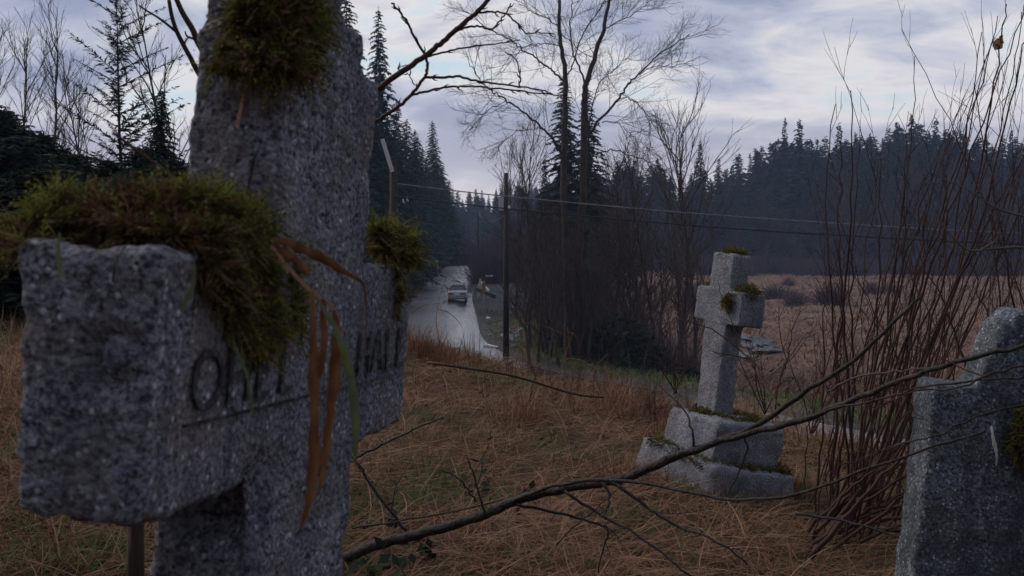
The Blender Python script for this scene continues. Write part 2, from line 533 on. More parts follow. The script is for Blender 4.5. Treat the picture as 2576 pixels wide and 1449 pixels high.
def ground(X, Y):
    X = np.asarray(X, float); Y = np.asarray(Y, float)
    hill = -0.12 * 3.0 * np.tanh(X / 3.0) - 0.02 * np.clip(X, -40, 40) + 0.06 * waves(X, Y) * sstep(1, 4, Y) + 0.018 * waves(X * 2.7 + 3, Y * 2.9) * sstep(1, 4, Y)
    yb = np.where(X > -1.2, 12.4 - 0.8 * X, 13.36 + (-1.2 - X) * 2.3)
    s = Y - yb + 0.5 * np.sin(X * 1.9) + 0.25 * np.sin(X * 4.7)
    s = s / np.where(X > -1.2, 1.28, 2.2)
    drop = 0.62 * (np.sqrt(np.maximum(s + 0.6, 0) ** 2 + 0.8) - np.sqrt(0.8))
    top = hill - drop
    top = top + 15.0 * sstep(-4.0, -30.0, Y)  # unseen rise added behind the camera to block low sky light
    d = edge_dist(X, Y)
    rl = road_level(Y)
    wide = 4.0 + 6.0 * sstep(78, 92, Y) * (1 - sstep(125, 150, Y)) - 1.5 * (1 - sstep(50, 62, Y))
    far_hill = np.minimum(0.05 * np.maximum(Y - 245, 0), 16) * sstep(240, 330, Y)
    right = rl + (MARSH_Z - 0.35 - rl) * sstep(0, 1, (d - wide) / 11.0)
    right = right + far_hill + 0.09 * waves(X * 0.7, Y * 0.7) * sstep(1.0, 4.0, d)
    left = rl + 0.22 * np.maximum(-d - ROADW - 2.0, 0) * (1 - 0.7 * sstep(10, 60, -d)) + far_hill
    low = np.where(d > 0, right, np.where(d > -ROADW, rl, left))
    low = low - 0.05 * sstep(-ROADW - 1, -ROADW, d) * (d < 0.6)
    low = np.where((X < -20) & (Y < 120), np.minimum(low, 1.5), low)
    k = 0.5
    h = np.clip(0.5 + 0.5 * (top - low) / k, 0, 1)
    return low * (1 - h) + top * h + k * h * (1 - h) * 0.3


def gz(x, y):
    return float(ground(np.array([x]), np.array([y]))[0])


ts = np.sinh(np.linspace(-2.2, 2.2, 221)) / np.sinh(2.2) * 3.2
ys = np.concatenate([np.linspace(-46, 2, 30, endpoint=False), np.linspace(2, 18, 90, endpoint=False), 18 * (820 / 18.0) ** np.linspace(0, 1, 170)])
TX, TY = np.meshgrid(ts, ys)
GX = TX * (np.maximum(TY, 0) + 14); GY = TY
GZ = ground(GX, GY)
nr, nc = GX.shape
ii = np.arange(nr - 1)[:, None] * nc; jj = np.arange(nc - 1)[None, :]
gf = np.stack([ii + jj, ii + jj + 1, ii + nc + jj + 1, ii + nc + jj], -1).reshape(-1, 4)
g = MB(); g.add(np.stack([GX, GY, GZ], -1).reshape(-1, 3), gf)
struct(g.build('ground', M['soil']))

# road -------------------------------------------------------------
def asphalt():
    m = bpy.data.materials.new('wet_asphalt'); m.use_nodes = True
    nt = m.node_tree; N = nt.nodes; L = nt.links
    b = N['Principled BSDF']
    t = N.new('ShaderNodeTexCoord')
    n = N.new('ShaderNodeTexNoise'); n.inputs['Scale'].default_value = 0.45; n.inputs['Detail'].default_value = 7
    mp = N.new('ShaderNodeMapping'); mp.inputs['Scale'].default_value = (1.6, 0.35, 1)
    L.new(t.outputs['Object'], mp.inputs[0]); L.new(mp.outputs[0], n.inputs['Vector'])
    r = N.new('ShaderNodeMapRange'); r.inputs[1].default_value = 0.38; r.inputs[2].default_value = 0.68
    r.inputs[3].default_value = -0.10; r.inputs[4].default_value = 0.12
    L.new(n.outputs['Fac'], r.inputs[0])
    at = N.new('ShaderNodeAttribute'); at.attribute_name = 'lat'
    cr_ = N.new('ShaderNodeFloatCurve')
    cv = cr_.mapping.curves[0]
    cv.points[0].location = (0.0, 0.34); cv.points[1].location = (1.0, 0.62)
    for x_, y_ in ((0.10, 0.14), (0.22, 0.13), (0.30, 0.24), (0.40, 0.18), (0.50, 0.28), (0.62, 0.38)):
        cv.points.new(x_, y_)
    cr_.mapping.update()
    L.new(at.outputs['Fac'], cr_.inputs['Value'])
    ad = N.new('ShaderNodeMath'); ad.operation = 'ADD'; ad.use_clamp = True
    L.new(cr_.outputs[0], ad.inputs[0]); L.new(r.outputs[0], ad.inputs[1]); L.new(ad.outputs[0], b.inputs['Roughness'])
    c = N.new('ShaderNodeValToRGB')
    c.color_ramp.elements[0].position = 0.35; c.color_ramp.elements[0].color = (0.028, 0.028, 0.031, 1)
    c.color_ramp.elements[1].position = 0.7; c.color_ramp.elements[1].color = (0.06, 0.06, 0.065, 1)
    L.new(n.outputs['Fac'], c.inputs[0]); L.new(c.outputs[0], b.inputs['Base Color'])
    n2 = N.new('ShaderNodeTexNoise'); n2.inputs['Scale'].default_value = 60; n2.inputs['Detail'].default_value = 3
    L.new(t.outputs['Object'], n2.inputs['Vector'])
    bp = N.new('ShaderNodeBump'); bp.inputs['Strength'].default_value = 0.25; bp.inputs['Distance'].default_value = 0.01
    L.new(n2.outputs['Fac'], bp.inputs['Height']); L.new(bp.outputs[0], b.inputs['Normal'])
    b.inputs['Specular IOR Level'].default_value = 0.36
    return m


def strip(name, a, b, z, m, i0=0, i1=None, seg=4):
    E = EDG[i0:i1]; Nn = NRM_IN[i0:i1]
    mb = MB(); rows = []
    for k in range(seg + 1):
        o = a + (b - a) * k / seg
        q = E + Nn * o
        crown = 0.09 * (1 - ((o - ROADW / 2) / (ROADW / 2)) ** 2)
        rows.append(np.column_stack([q, road_level(E[:, 1]) + z + crown]))
    V = np.stack(rows, 1)
    n, w = V.shape[:2]
    i = np.arange(n - 1)[:, None] * w; j = np.arange(w - 1)[None, :]
    mb.add(V.reshape(-1, 3), np.stack([i + j, i + w + j, i + w + j + 1, i + j + 1], -1).reshape(-1, 4))
    return struct(mb.build(name, m))


ro = strip('road', 0.0, ROADW, 0.03, asphalt(), seg=20)
la = ro.data.attributes.new('lat', 'FLOAT', 'POINT')
la.data.foreach_set('value', np.tile(np.linspace(0, 1, 21), len(ro.data.vertices) // 21).astype(np.float32))
M['line_yellow'] = mat('worn_yellow_line', [(0.38, (0.06, 0.05, 0.04)), (0.55, (0.20, 0.115, 0.03)), (0.75, (0.32, 0.18, 0.04))], 1.4, 0.5, detail=8)
M['line_white'] = mat('worn_white_line', [(0.40, (0.07, 0.07, 0.075)), (0.55, (0.40, 0.40, 0.41)), (0.7, (0.6, 0.6, 0.6))], 1.1, 0.5, detail=8)
strip('road_marking', 2.74, 2.86, 0.036, M['line_yellow'], seg=1)

# gravel shoulder outside the bend -----------------------------------------
M['gravel'] = mat('wet_gravel', [(0.3, (0.010, 0.010, 0.010)), (0.5, (0.024, 0.022, 0.021)), (0.72, (0.055, 0.052, 0.050))], 2.2, 0.8, detail=9, bump=0.8, bscale=7)
gs = MB(); V = []; cols_ = 9
sel = np.where((EDG[:, 1] > 34) & (EDG[:, 1] < 190))[0]
for i in sel:
    y0 = EDG[i, 1]
    w = 1.5 + 7.5 * float(sstep(78, 92, y0) * (1 - sstep(125, 150, y0))) + 0.5 * math.sin(y0 * 0.7) + 0.3 * math.sin(y0 * 2.1)
    for k in range(cols_):
        o = -0.25 + w * k / (cols_ - 1)
        q = EDG[i] - NRM_IN[i] * o
        V.append((q[0], q[1], 0))
V = np.array(V)
V[:, 2] = ground(V[:, 0], V[:, 1]) + 0.045
n = len(sel)
i = np.arange(n - 1)[:, None] * cols_; j = np.arange(cols_ - 1)[None, :]
gs.add(V, np.stack([i + j, i + j + 1, i + cols_ + j + 1, i + cols_ + j], -1).reshape(-1, 4))
struct(gs.build('gravel_shoulder', M['gravel']))

# marsh ---------------------------------------------------------------
M['marsh'] = mat('marsh_grass_mat', [(0.32, (0.05, 0.025, 0.016)), (0.48, (0.115, 0.062, 0.038)), (0.6, (0.17, 0.098, 0.062)), (0.72, (0.10, 0.055, 0.034))], 0.30, 0.95, detail=10, bump=0.8, bscale=1.6, stretch=(1, 0.55, 1), dist=0.6)
mx = np.linspace(0, 1, 110); my = np.linspace(0, 1, 110)
UX, UY = np.meshgrid(mx, my)
YY = 62 + UY * 190
XX = 4 + UY * 10 + UX * (70 + UY * 75)
ZZ = MARSH_Z + 0.22 * waves(XX * 0.5, YY * 0.42) + 0.10 * waves(XX * 1.3 + 4, YY * 1.1) - 1.1 * sstep(0.96, 1.0, np.maximum(np.abs(UX - 0.5) * 2, np.abs(UY - 0.5) * 2))
i = np.arange(109)[:, None] * 110; j = np.arange(109)[None, :]
mm = MB(); mm.add(np.stack([XX, YY, ZZ], -1).reshape(-1, 3), np.stack([i + j, i + j + 1, i + 111 + j, i + 110 + j], -1).reshape(-1, 4))
struct(mm.build('marsh', M['marsh']))


def marsh_z(X, Y):
    return MARSH_Z + 0.22 * waves(X * 0.5, Y * 0.42) + 0.10 * waves(X * 1.3 + 4, Y * 1.1)


# pools of standing water in the marsh
M['water'] = mat('still_water', [(0.4, (0.02, 0.022, 0.025)), (0.6, (0.03, 0.032, 0.036))], 2, 0.16, spec=0.6, bump=0.35, bscale=5)
for (px, py, rx, ry) in ((1905, 862, 1.1, 5.5), (1880, 874, 0.7, 2.0), (1925, 886, 1.3, 1.3), (1868, 898, 0.5, 2.2), (1940, 876, 0.6, 1.0)):
    Y = (CZ - MARSH_Z) * FPX / (py - HOR)
    c = P(px, py, Y)
    mb = MB(); pts = []
    for a in range(28):
        an = a * 2 * math.pi / 28
        w = 1 + 0.28 * math.sin(3 * an + px) + 0.22 * math.sin(7 * an + py) + 0.12 * math.sin(11 * an)
        pts.append((c.x + rx * w * math.cos(an), c.y + ry * w * math.sin(an), MARSH_Z + 0.26))
    ctr = (c.x, c.y, MARSH_Z + 0.26)
    mb.add([ctr] + pts, [[0, k + 1, (k + 1) % 28 + 1] for k in range(28)])
    struct(mb.build('water', M['water']))


# ------------------------------------------------------------------ grass and litter
def blades(mb, base, az, el, ln, droop, w, seg=3, mi=0):
    """batch of tapering ribbons"""
    n = len(base)
    t = np.linspace(0, 1, seg + 1)
    d = np.stack([np.cos(az), np.sin(az)], -1)
    hor = ln[:, None] * np.cos(el)[:, None] * t[None, :]
    ver = ln[:, None] * (np.sin(el)[:, None] * t[None, :] - droop[:, None] * t[None, :] ** 2)
    side = np.stack([-np.sin(az), np.cos(az), 0.35 * np.sin(az * 7)], -1)
    ctr = np.empty((n, seg + 1, 3))
    bend = (np.sin(az * 13) * 0.22 * ln)[:, None] * t[None, :] ** 2
    ctr[..., 0] = base[:, None, 0] + d[:, None, 0] * hor - d[:, None, 1] * bend
    ctr[..., 1] = base[:, None, 1] + d[:, None, 1] * hor + d[:, None, 0] * bend
    ctr[..., 2] = base[:, None, 2] + ver
    ww = w[:, None] * (1 - 0.85 * t[None, :])
    V = np.stack([ctr - side[:, None, :] * ww[..., None], ctr + side[:, None, :] * ww[..., None]], axis=2)
    V = V.reshape(-1, 3)
    k = np.arange(n)[:, None] * 2 * (seg + 1); s = np.arange(seg)[None, :] * 2
    F = np.stack([k + s, k + s + 1, k + s + 3, k + s + 2], -1).reshape(-1, 4)
    mb.add(V, F, mi)


def scatter_hill(n, ymin=2.2, ymax=15.0):
    Y = ymin + (ymax - ymin) * rng.random(n) ** 1.15
    X = (rng.random(n) * 2 - 1) * (0.52 * Y + 0.8)
    return X, Y


def pnoise(X, Y, s, o=0.0):
    return np.array([mnoise.noise(Vector((x * s + o, y * s - o, o))) for x, y in zip(X, Y)])


grass = MB()
X, Y = scatter_hill(115000)
pn = pnoise(X, Y, 0.9, 3.1); pn2 = pnoise(X, Y, 2.3, 9.7)
Z = ground(X, Y)
gsel = pn + 0.5 * pn2
flow = 0.6 + 1.9 * pn
for mi, cond, lmin, lmax, elm, wd in ((0, gsel < 0.16, 0.14, 0.46, 0.26, 0.0026), (1, (pn2 > 0.22) & (gsel >= 0.0) & (gsel < 0.5), 0.08, 0.24, 0.30, 0.003), (3, (gsel > 0.15) | (rng.random(len(gsel)) < 0.03), 0.08, 0.26, 0.6, 0.0026)):
    k = np.where(cond)[0]
    n = len(k)
    base = np.column_stack([X[k], Y[k], Z[k] + 0.01 + 0.05 * rng.random(n)])
    az = flow[k] + rng.normal(0, 0.9, n) + math.pi * (rng.random(n) > 0.5)
    el = np.abs(rng.normal(0.10, elm, n))
    ln = lmin + (lmax - lmin) * rng.random(n)
    blades(grass, base, az, el, ln, np.sin(el) * 0.75 * rng.random(n) + 0.02, wd * (0.6 + 0.9 * rng.random(n)), 3, mi)
# dark litter underneath
X, Y = scatter_hill(20000)
Z = ground(X, Y); n = len(X)
blades(grass, np.column_stack([X, Y, Z + 0.006]), rng.random(n) * 6.3, np.abs(rng.normal(0, 0.12, n)), 0.05 + 0.16 * rng.random(n), 0.05 * rng.random(n), 0.004 * (0.6 + rng.random(n)), 2, 2)
# pale straws on top and standing tufts
X, Y = scatter_hill(9000); Z = ground(X, Y); n = len(X)
blades(grass, np.column_stack([X, Y, Z + 0.04 + 0.04 * rng.random(n)]), rng.random(n) * 6.3, np.abs(rng.normal(0.05, 0.16, n)), 0.25 + 0.4 * rng.random(n), 0.06 * rng.random(n), 0.0022 + 0.0012 * rng.random(n), 4, 4)
X, Y = scatter_hill(560, 3.2, 13.0)
for tx, ty in zip(X, Y):
    m = 44; r_ = 0.05 + 0.09 * rng.random(); hh = 0.10 + 0.16 * rng.random()
    bx = tx + rng.normal(0, r_, m); byq = ty + rng.normal(0, r_, m)
    blades(grass, np.column_stack([bx, byq, ground(bx, byq)]), np.arctan2(byq - ty, bx - tx) + rng.normal(0, 0.5, m), 0.5 + 0.6 * rng.random(m), hh * (0.7 + 0.9 * rng.random(m)), 0.5 * rng.random(m), 0.0022 + 0.0015 * rng.random(m), 4, int(rng.choice([0, 1, 3, 3])))
for k in range(60):
    a = k / 60 * 6.283; tx = 1.294 + 0.55 * math.cos(a) + rng.normal(0, 0.04); ty = 7.15 + 0.5 * math.sin(a) + rng.normal(0, 0.04); m = 30
    bx = tx + rng.normal(0, 0.05, m); byq = ty + rng.normal(0, 0.05, m)
    blades(grass, np.column_stack([bx, byq, ground(bx, byq)]), rng.random(m) * 6.3, 0.7 + 0.7 * rng.random(m), 0.08 + 0.16 * rng.random(m), 0.3 * rng.random(m), 0.0025 + 0.0015 * rng.random(m), 3, int(rng.choice([0, 1, 3, 0])))
o = stuff(grass.build('matted_grass', [M['straw'], M['rust'], M['umber'], M['grass_green'], M['pale_straw']], smooth=False))
tag(o, 'matted dead brown grass with green patches covering the hilltop', 'grass')

# rusty bracken standing along the brow
br = MB()
nclump = 420
cxs = -2.6 + 8.2 * rng.random(nclump)
yb = np.where(cxs > -1.2, 12.4 - 0.8 * cxs, 13.36 + (-1.2 - cxs) * 2.3)
cys = yb - 0.9 + rng.normal(0, 0.55, nclump)
for kk in range(nclump):
    m = 26
    bx = cxs[kk] + rng.normal(0, 0.10, m); by = cys[kk] + rng.normal(0, 0.10, m)
    bz = ground(bx, by)
    tall = 0.25 + 1.1 * rng.random() ** 2
    if cxs[kk] < -0.55:
        tall *= 1.7
    elif cxs[kk] < 0.4:
        tall *= 0.55
    blades(br, np.column_stack([bx, by, bz]), rng.random(m) * 6.3, np.abs(rng.normal(0.75, 0.42, m)), tall * (0.10 + 0.20 * rng.random(m)), 0.3 * rng.random(m), 0.0035 + 0.004 * rng.random(m), 3, 0 if rng.random() < 0.72 else 1)
m = 420
bx = -2.4 + 7.6 * rng.random(m); byb = np.where(bx > -1.2, 12.4 - 0.8 * bx, 13.36 + (-1.2 - bx) * 2.3) - 1.0 + rng.normal(0, 0.6, m)
blades(br, np.column_stack([bx, byb, ground(bx, byb)]), rng.random(m) * 6.3, 1.1 + 0.45 * rng.random(m), 0.18 + 0.38 * rng.random(m) ** 2, 0.12 * rng.random(m), 0.004 + 0.005 * rng.random(m), 4, 0)
for px, py, Y, nn, hh in ((1555, 985, 9.6, 150, 0.42), (1585, 980, 9.8, 120, 0.38), (1305, 985, 8.6, 110, 0.3), (1330, 970, 8.8, 90, 0.34), (1120, 905, 11.2, 120, 0.32), (1060, 895, 11.6, 160, 0.36), (1085, 900, 11.8, 140, 0.30), (1440, 990, 9.4, 90, 0.3), (1690, 1010, 9.0, 120, 0.25)):
    c = P(px, py, Y)
    bx = c.x + rng.normal(0, 0.09, nn); byq = Y + rng.normal(0, 0.12, nn)
    blades(br, np.column_stack([bx, byq, ground(bx, byq)]), rng.random(nn) * 6.3, 0.9 + 0.5 * rng.random(nn), hh * (0.4 + 0.8 * rng.random(nn)), 0.2 * rng.random(nn), 0.003 + 0.003 * rng.random(nn), 4, 1 if px > 1200 else 0)
o = stuff(br.build('dead_bracken', [M['rust'], M['straw']], smooth=False))
tag(o, 'rust brown dead bracken fringing the brow of the hill', 'bracken')

# bracken and bramble at the far left beside the big cross
lb = MB()
n = 9000
Y = 4.2 + 13 * rng.random(n); X = -0.30 * Y - 0.2 - rng.random(n) * 0.36 * Y
Z = ground(X, Y)
blades(lb, np.column_stack([X, Y, Z]), rng.random(n) * 6.3, np.abs(rng.normal(0.6, 0.4, n)), 0.12 + 0.36 * rng.random(n), 0.35 * rng.random(n), 0.003 + 0.003 * rng.random(n), 3, 0)
o = stuff(lb.build('dead_bracken', [M['straw'], M['rust']], smooth=False))
tag(o, 'tawny dead bracken and grass behind the tall near cross', 'bracken')


def kites(mb, c, d, ln, w, up, mi=0):
    """batch of leaf shaped quads: base c, direction d"""
    d = d / (np.linalg.norm(d, axis=1)[:, None] + 1e-9)
    s = np.cross(d, up); s /= (np.linalg.norm(s, axis=1)[:, None] + 1e-9)
    m = c + d * (ln * 0.45)[:, None]
    V = np.stack([c, m - s * w[:, None], c + d * ln[:, None], m + s * w[:, None]], 1).reshape(-1, 3)
    k = np.arange(len(c))[:, None] * 4
    mb.add(V, k + np.array([[0, 1, 2, 3]]), mi)


def rand_dirs(n, zbias=0.0):
    v = rng.normal(0, 1, (n, 3)); v[:, 2] += zbias
    return v / np.linalg.norm(v, axis=1)[:, None]


ll = MB()
X, Y = scatter_hill(2200, 3.0, 12.5); n = len(X)
kites(ll, np.column_stack([X, Y, ground(X, Y) + 0.03 + 0.05 * rng.random(n)]), rand_dirs(n, 0.0) * np.array([1, 1, 0.35]), 0.025 + 0.04 * rng.random(n), 0.010 + 0.012 * rng.random(n), rand_dirs(n, 1.2))
o = stuff(ll.build('leaf_litter', M['litter'], smooth=False))
tag(o, 'fallen brown leaves scattered over the matted grass', 'leaf litter')
# grassy verge beyond the road bend
vg = MB()
n = 22000
k = rng.integers(0, len(EDG), n)
kk = np.where((EDG[k, 1] > 33) & (EDG[k, 1] < 90))[0]; k = k[kk]
off = 0.9 + 8.5 * rng.random(len(k))
q = EDG[k] - NRM_IN[k] * off[:, None] + rng.normal(0, 0.4, (len(k), 2))
n = len(k)
blades(vg, np.column_stack([q, ground(q[:, 0], q[:, 1])]), rng.random(n) * 6.3, 0.4 + 0.8 * rng.random(n), 0.25 + 0.4 * rng.random(n), 0.4 * rng.random(n), 0.02 + 0.02 * rng.random(n), 2, 0)
n2 = 2500
q = EDG[k[:n2]] - NRM_IN[k[:n2]] * (6 + 5 * rng.random(min(n2, len(k))))[:, None]
n2 = len(q)
blades(vg, np.column_stack([q, ground(q[:, 0], q[:, 1])]), rng.random(n2) * 6.3, 0.4 + 0.8 * rng.random(n2), 0.3 + 0.5 * rng.random(n2), 0.4 * rng.random(n2), 0.02 + 0.02 * rng.random(n2), 2, 1)
o = stuff(vg.build('verge_grass', [M['grass_green'], M['straw']], smooth=False))
tag(o, 'green grass and ivy on the verge beyond the road bend', 'grass')

lbk = MB()
n = 26000
k = rng.integers(0, len(EDG), n); k = k[(EDG[k, 1] > 40) & (EDG[k, 1] < 200)]
n = len(k)
offq = ROADW + 0.3 + 9 * rng.random(n) ** 1.4
q = EDG[k] + NRM_IN[k] * offq[:, None] + rng.normal(0, 0.5, (n, 2))
zz = ground(q[:, 0], q[:, 1]) + (0.15 + 1.5 * np.clip((offq - ROADW) / 5, 0, 1)) * rng.random(n)
okq = (edge_dist(q[:, 0], q[:, 1]) < -ROADW - 0.15)
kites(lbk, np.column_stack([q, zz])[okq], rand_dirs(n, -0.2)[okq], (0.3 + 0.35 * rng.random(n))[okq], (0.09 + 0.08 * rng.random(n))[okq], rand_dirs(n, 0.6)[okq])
o = stuff(lbk.build('bank_undergrowth', M['shaded_leaf'], smooth=False))
tag(o, 'dark bramble bank along the left side of the road', 'undergrowth')
# marsh tussocks
ms = MB()
n = 30000
uy = rng.random(n) ** 1.3; ux = rng.random(n)
Yq = 66 + uy * 165; Xq = 6 + uy * 12 + ux * (58 + uy * 70)
blades(ms, np.column_stack([Xq, Yq, marsh_z(Xq, Yq)]), rng.normal(0.4, 1.2, n), 0.2 + 0.6 * rng.random(n), 0.5 + 0.9 * rng.random(n), 0.5 * rng.random(n), 0.05 + 0.05 * rng.random(n), 2, 1)
n = 26000
Yq = 36 + 42 * rng.random(n); Xq = 5 + rng.random(n) * (Yq * 0.5)
dq = edge_dist(Xq, Yq); kq = (dq > 4.5) & (dq < 40); Xq = Xq[kq]; Yq = Yq[kq]; n = len(Xq)
zg = np.maximum(ground(Xq, Yq), np.where((Yq > 62), marsh_z(Xq, Yq), -99))
blades(ms, np.column_stack([Xq, Yq, zg]), rng.normal(0.4, 1.2, n), 0.15 + 0.5 * rng.random(n), 0.5 + 0.8 * rng.random(n), 0.4 * rng.random(n), 0.04 + 0.04 * rng.random(n), 2, 1)
o = stuff(ms.build('marsh_grass', [M['straw'], M['marsh_blade']], smooth=False))
tag(o, 'tan flattened reed grass covering the marsh meadow', 'reed grass')


# ------------------------------------------------------------------ stone helpers
def remesh_boxes(parts, voxel, iters, disp, seed, extra=None, flat=None):
    """parts: list of convex vertex lists (8 corners box order); returns a remeshed, eroded mesh (local coords)"""
    mb = MB()
    for pv in parts:
        mb.add(pv, [[0, 2, 3, 1], [4, 5, 7, 6], [0, 1, 5, 4], [2, 6, 7, 3], [0, 4, 6, 2], [1, 3, 7, 5]])
    o = mb.build('tmp', M['soil'])
    md = o.modifiers.new('r', 'REMESH'); md.mode = 'VOXEL'; md.voxel_size = voxel
    sm = o.modifiers.new('s', 'SMOOTH'); sm.factor = 0.5; sm.iterations = iters
    dg = bpy.context.evaluated_depsgraph_get()
    me = bpy.data.meshes.new_from_object(o.evaluated_get(dg))
    bpy.data.objects.remove(o)
    n = len(me.vertices)
    co = np.empty(n * 3, np.float32); me.vertices.foreach_get('co', co); co = co.reshape(-1, 3)
    no = np.empty(n * 3, np.float32); me.vertices.foreach_get('normal', no); no = no.reshape(-1, 3)
    off = Vector((seed * 3.1, seed * 1.7, seed * 0.9))
    for i in range(n):
        p = Vector(co[i]) + off
        d = 0.0
        for (s, a) in disp:
            d += a * mnoise.noise(p * s)
        if flat is not None:
            d *= flat(co[i], no[i])
        if extra:
            d += extra(co[i])
        co[i] += no[i] * d
    me.vertices.foreach_set('co', co.ravel())
    me.polygons.foreach_set('use_smooth', np.ones(len(me.polygons), bool))
    me.update()
    return me


def corners(x0, x1, y0, y1, z0, z1, tx=0.0, ty=0.0):
    """box corners, top shrunk by tx, ty"""
    return [(x, y, z0) for y in (y0, y1) for x in (x0, x1)] + [(x, y, z1) for y in (y0 + ty, y1 - ty) for x in (x0 + tx, x1 - tx)]


def mesh_part(name, me, m, parent):
    me.name = name
    me.materials.clear(); me.materials.append(m)
    o = bpy.data.objects.new(name, me); COL.objects.link(o); o.parent = parent
    return o


def moss(mbg, mbb, mbc, c, rad, n, ln=0.035, green=0.6, hang=0.0, wd=0.0011):
    """feathery moss cushion: core lump + many forked strands (world coords)"""
    c = np.array(c); rad = np.array(rad)
    if mbc is not None:
        nu, nv = 14, 9
        V = []
        for a in range(nv + 1):
            for b in range(nu):
                th = math.pi * a / nv; ph = 2 * math.pi * b / nu
                q = np.array([math.sin(th) * math.cos(ph), math.sin(th) * math.sin(ph), math.cos(th)])
                f = 0.66 + 0.40 * mnoise.noise(Vector(q * 2.3) + Vector(c * 9))
                V.append(c + q * rad * f)
        F = [[a * nu + b, (a + 1) * nu + b, (a + 1) * nu + (b + 1) % nu, a * nu + (b + 1) % nu] for a in range(nv) for b in range(nu)]
        mbc.add(V, F)
    q = rand_dirs(n, 0.25)
    pos = c + q * rad * (0.55 + 0.45 * rng.random(n))[:, None]
    dirs = q + 0.8 * rand_dirs(n, 0.2)
    dirs[:, 2] -= hang * rng.random(n)
    dirs /= np.linalg.norm(dirs, axis=1)[:, None]
    isg = (rng.random(n) < green * (0.5 + 0.9 * np.clip(q[:, 2] * 0.5 + 0.5, 0, 1)))
    for mbx, selx in ((mbg, isg), (mbb, ~isg)):
        k = np.where(selx)[0]
        if len(k) == 0:
            continue
        p0 = pos[k]; d = dirs[k]; L_ = ln * (0.5 + rng.random(len(k)))
        cv = rand_dirs(len(k)) * 0.5; cv[:, 2] -= 0.35
        up = rand_dirs(len(k))
        pts = [p0, p0 + d * (L_ * 0.5)[:, None], p0 + (d + cv * 0.35) * L_[:, None]]
        s = np.cross(d, up); s /= np.linalg.norm(s, axis=1)[:, None] + 1e-9
        w = np.array([1.0, 0.8, 0.15]) * wd
        V = np.stack([pts[0] - s * w[0], pts[0] + s * w[0], pts[1] - s * w[1], pts[1] + s * w[1], pts[2] - s * w[2], pts[2] + s * w[2]], 1).reshape(-1, 3)
        b = np.arange(len(k))[:, None] * 6
        mbx.add(V, np.concatenate([b + np.array([[0, 1, 3, 2]]), b + np.array([[2, 3, 5, 4]])]))
        # leaflets along the strand
        for f in (0.3, 0.5, 0.7, 0.9):
            cc = pts[0] + (pts[2] - pts[0]) * f
            for sg in (-1, 1):
                kites(mbx, cc, d + sg * s * 1.1 + 0.3 * rand_dirs(len(k)), L_ * 0.28 * (1.2 - f), np.full(len(k), wd * 1.1), up)


def ribbon(mb, pts, w, nrm, fold=0.0, mi=0):
    """blade with a folded midrib; pts world points, w half widths"""
    p = np.array([tuple(q) for q in pts], float)
    p = catmull(p, 5)
    w = np.interp(np.linspace(0, 1, len(p)), np.linspace(0, 1, len(w)), w) * (0.72 + 0.5 * rng.random(len(p)))
    p[1:-1] += rng.normal(0, 0.12, (len(p) - 2, 3)) * w[1:-1, None]
    t = np.gradient(p, axis=0); t /= np.linalg.norm(t, axis=1)[:, None] + 1e-9
    nr = np.array(nrm, float)[None, :] + np.cumsum(rng.normal(0, 0.05, (len(p), 3)), axis=0)
    s = np.cross(t, nr); s /= np.linalg.norm(s, axis=1)[:, None] + 1e-9
    nn = np.cross(s, t)
    V = np.stack([p - s * w[:, None], p + nn * (w * fold)[:, None], p + s * w[:, None]], 1).reshape(-1, 3)
    i = np.arange(len(p) - 1)[:, None] * 3
    mb.add(V, np.concatenate([i + np.array([[0, 1, 4, 3]]), i + np.array([[1, 2, 5, 4]])]), mi)


# ------------------------------------------------------------------ the big near cross
Ccen = Vector((-0.291, 1.623, CZ - 0.205))
rotc = Matrix.Rotation(R(4.0), 3, 'Y') @ Matrix.Rotation(R(-2.7), 3, 'X') @ Matrix.Rotation(math.atan2(0.979, 0.202), 3, 'Z')
BASEV = 1.42
baseloc = Ccen + rotc @ Vector((0, 0, -BASEV))
near = thing('stone_cross', 'huge weathered concrete cross in close-up, moss heaped on its arms and head', 'cross', baseloc, rotc)
SP = 0.47


def near_extra(p):
    x, y, z = p
    d = 0.0
    v = z - BASEV
    # chipped under the near arm
    r2 = ((x + 0.16) / 0.05) ** 2 + ((v + 0.145) / 0.03) ** 2 + (y / 0.07) ** 2
    d -= 0.020 * math.exp(-r2)
    r2 = ((x - 0.47) / 0.05) ** 2 + ((v - 0.14) / 0.05) ** 2
    d -= 0.02 * math.exp(-r2)
    if -0.20 < x < -0.13 and v < -0.155:
        r2 = ((y - 0.06) / 0.05) ** 2 + ((v + 0.19) / 0.045) ** 2
        d -= 0.055 * math.exp(-r2)
    # knob-like boss and hollow on the arm end
    if x < -0.44:
        r = math.hypot(y - 0.045, v - 0.03)
        d += 0.010 * math.exp(-(r / 0.014) ** 2) - 0.012 * math.exp(-((r - 0.026) / 0.009) ** 2)
    return d


me = remesh_boxes([corners(-0.176, 0.205, 0.0, 0.142, 0.0, BASEV + 0.455, -0.006, 0.002), corners(-0.182, 0.15, 0.002, 0.140, BASEV + 0.40, BASEV + 0.52, 0.02, 0.004), corners(-0.16, 0.06, 0.004, 0.138, BASEV + 0.45, BASEV + 0.60, 0.02, 0.01), [(x_, y_, BASEV - 0.15) for y_ in (0.0, 0.146) for x_ in (-SP, SP)] + [(x_, y_, BASEV + 0.15) for y_ in (0.0, 0.172) for x_ in (-SP, SP)]],
                  0.0085, 10, [(4, 0.006), (13, 0.0065), (34, 0.0055), (75, 0.0050)], 2, near_extra, lambda p, q: 0.28 if (q[1] < -0.75 and abs(p[2] - BASEV) < 0.13) else 1.0)
mesh_part('shaft', me, M['stone_near'], near)


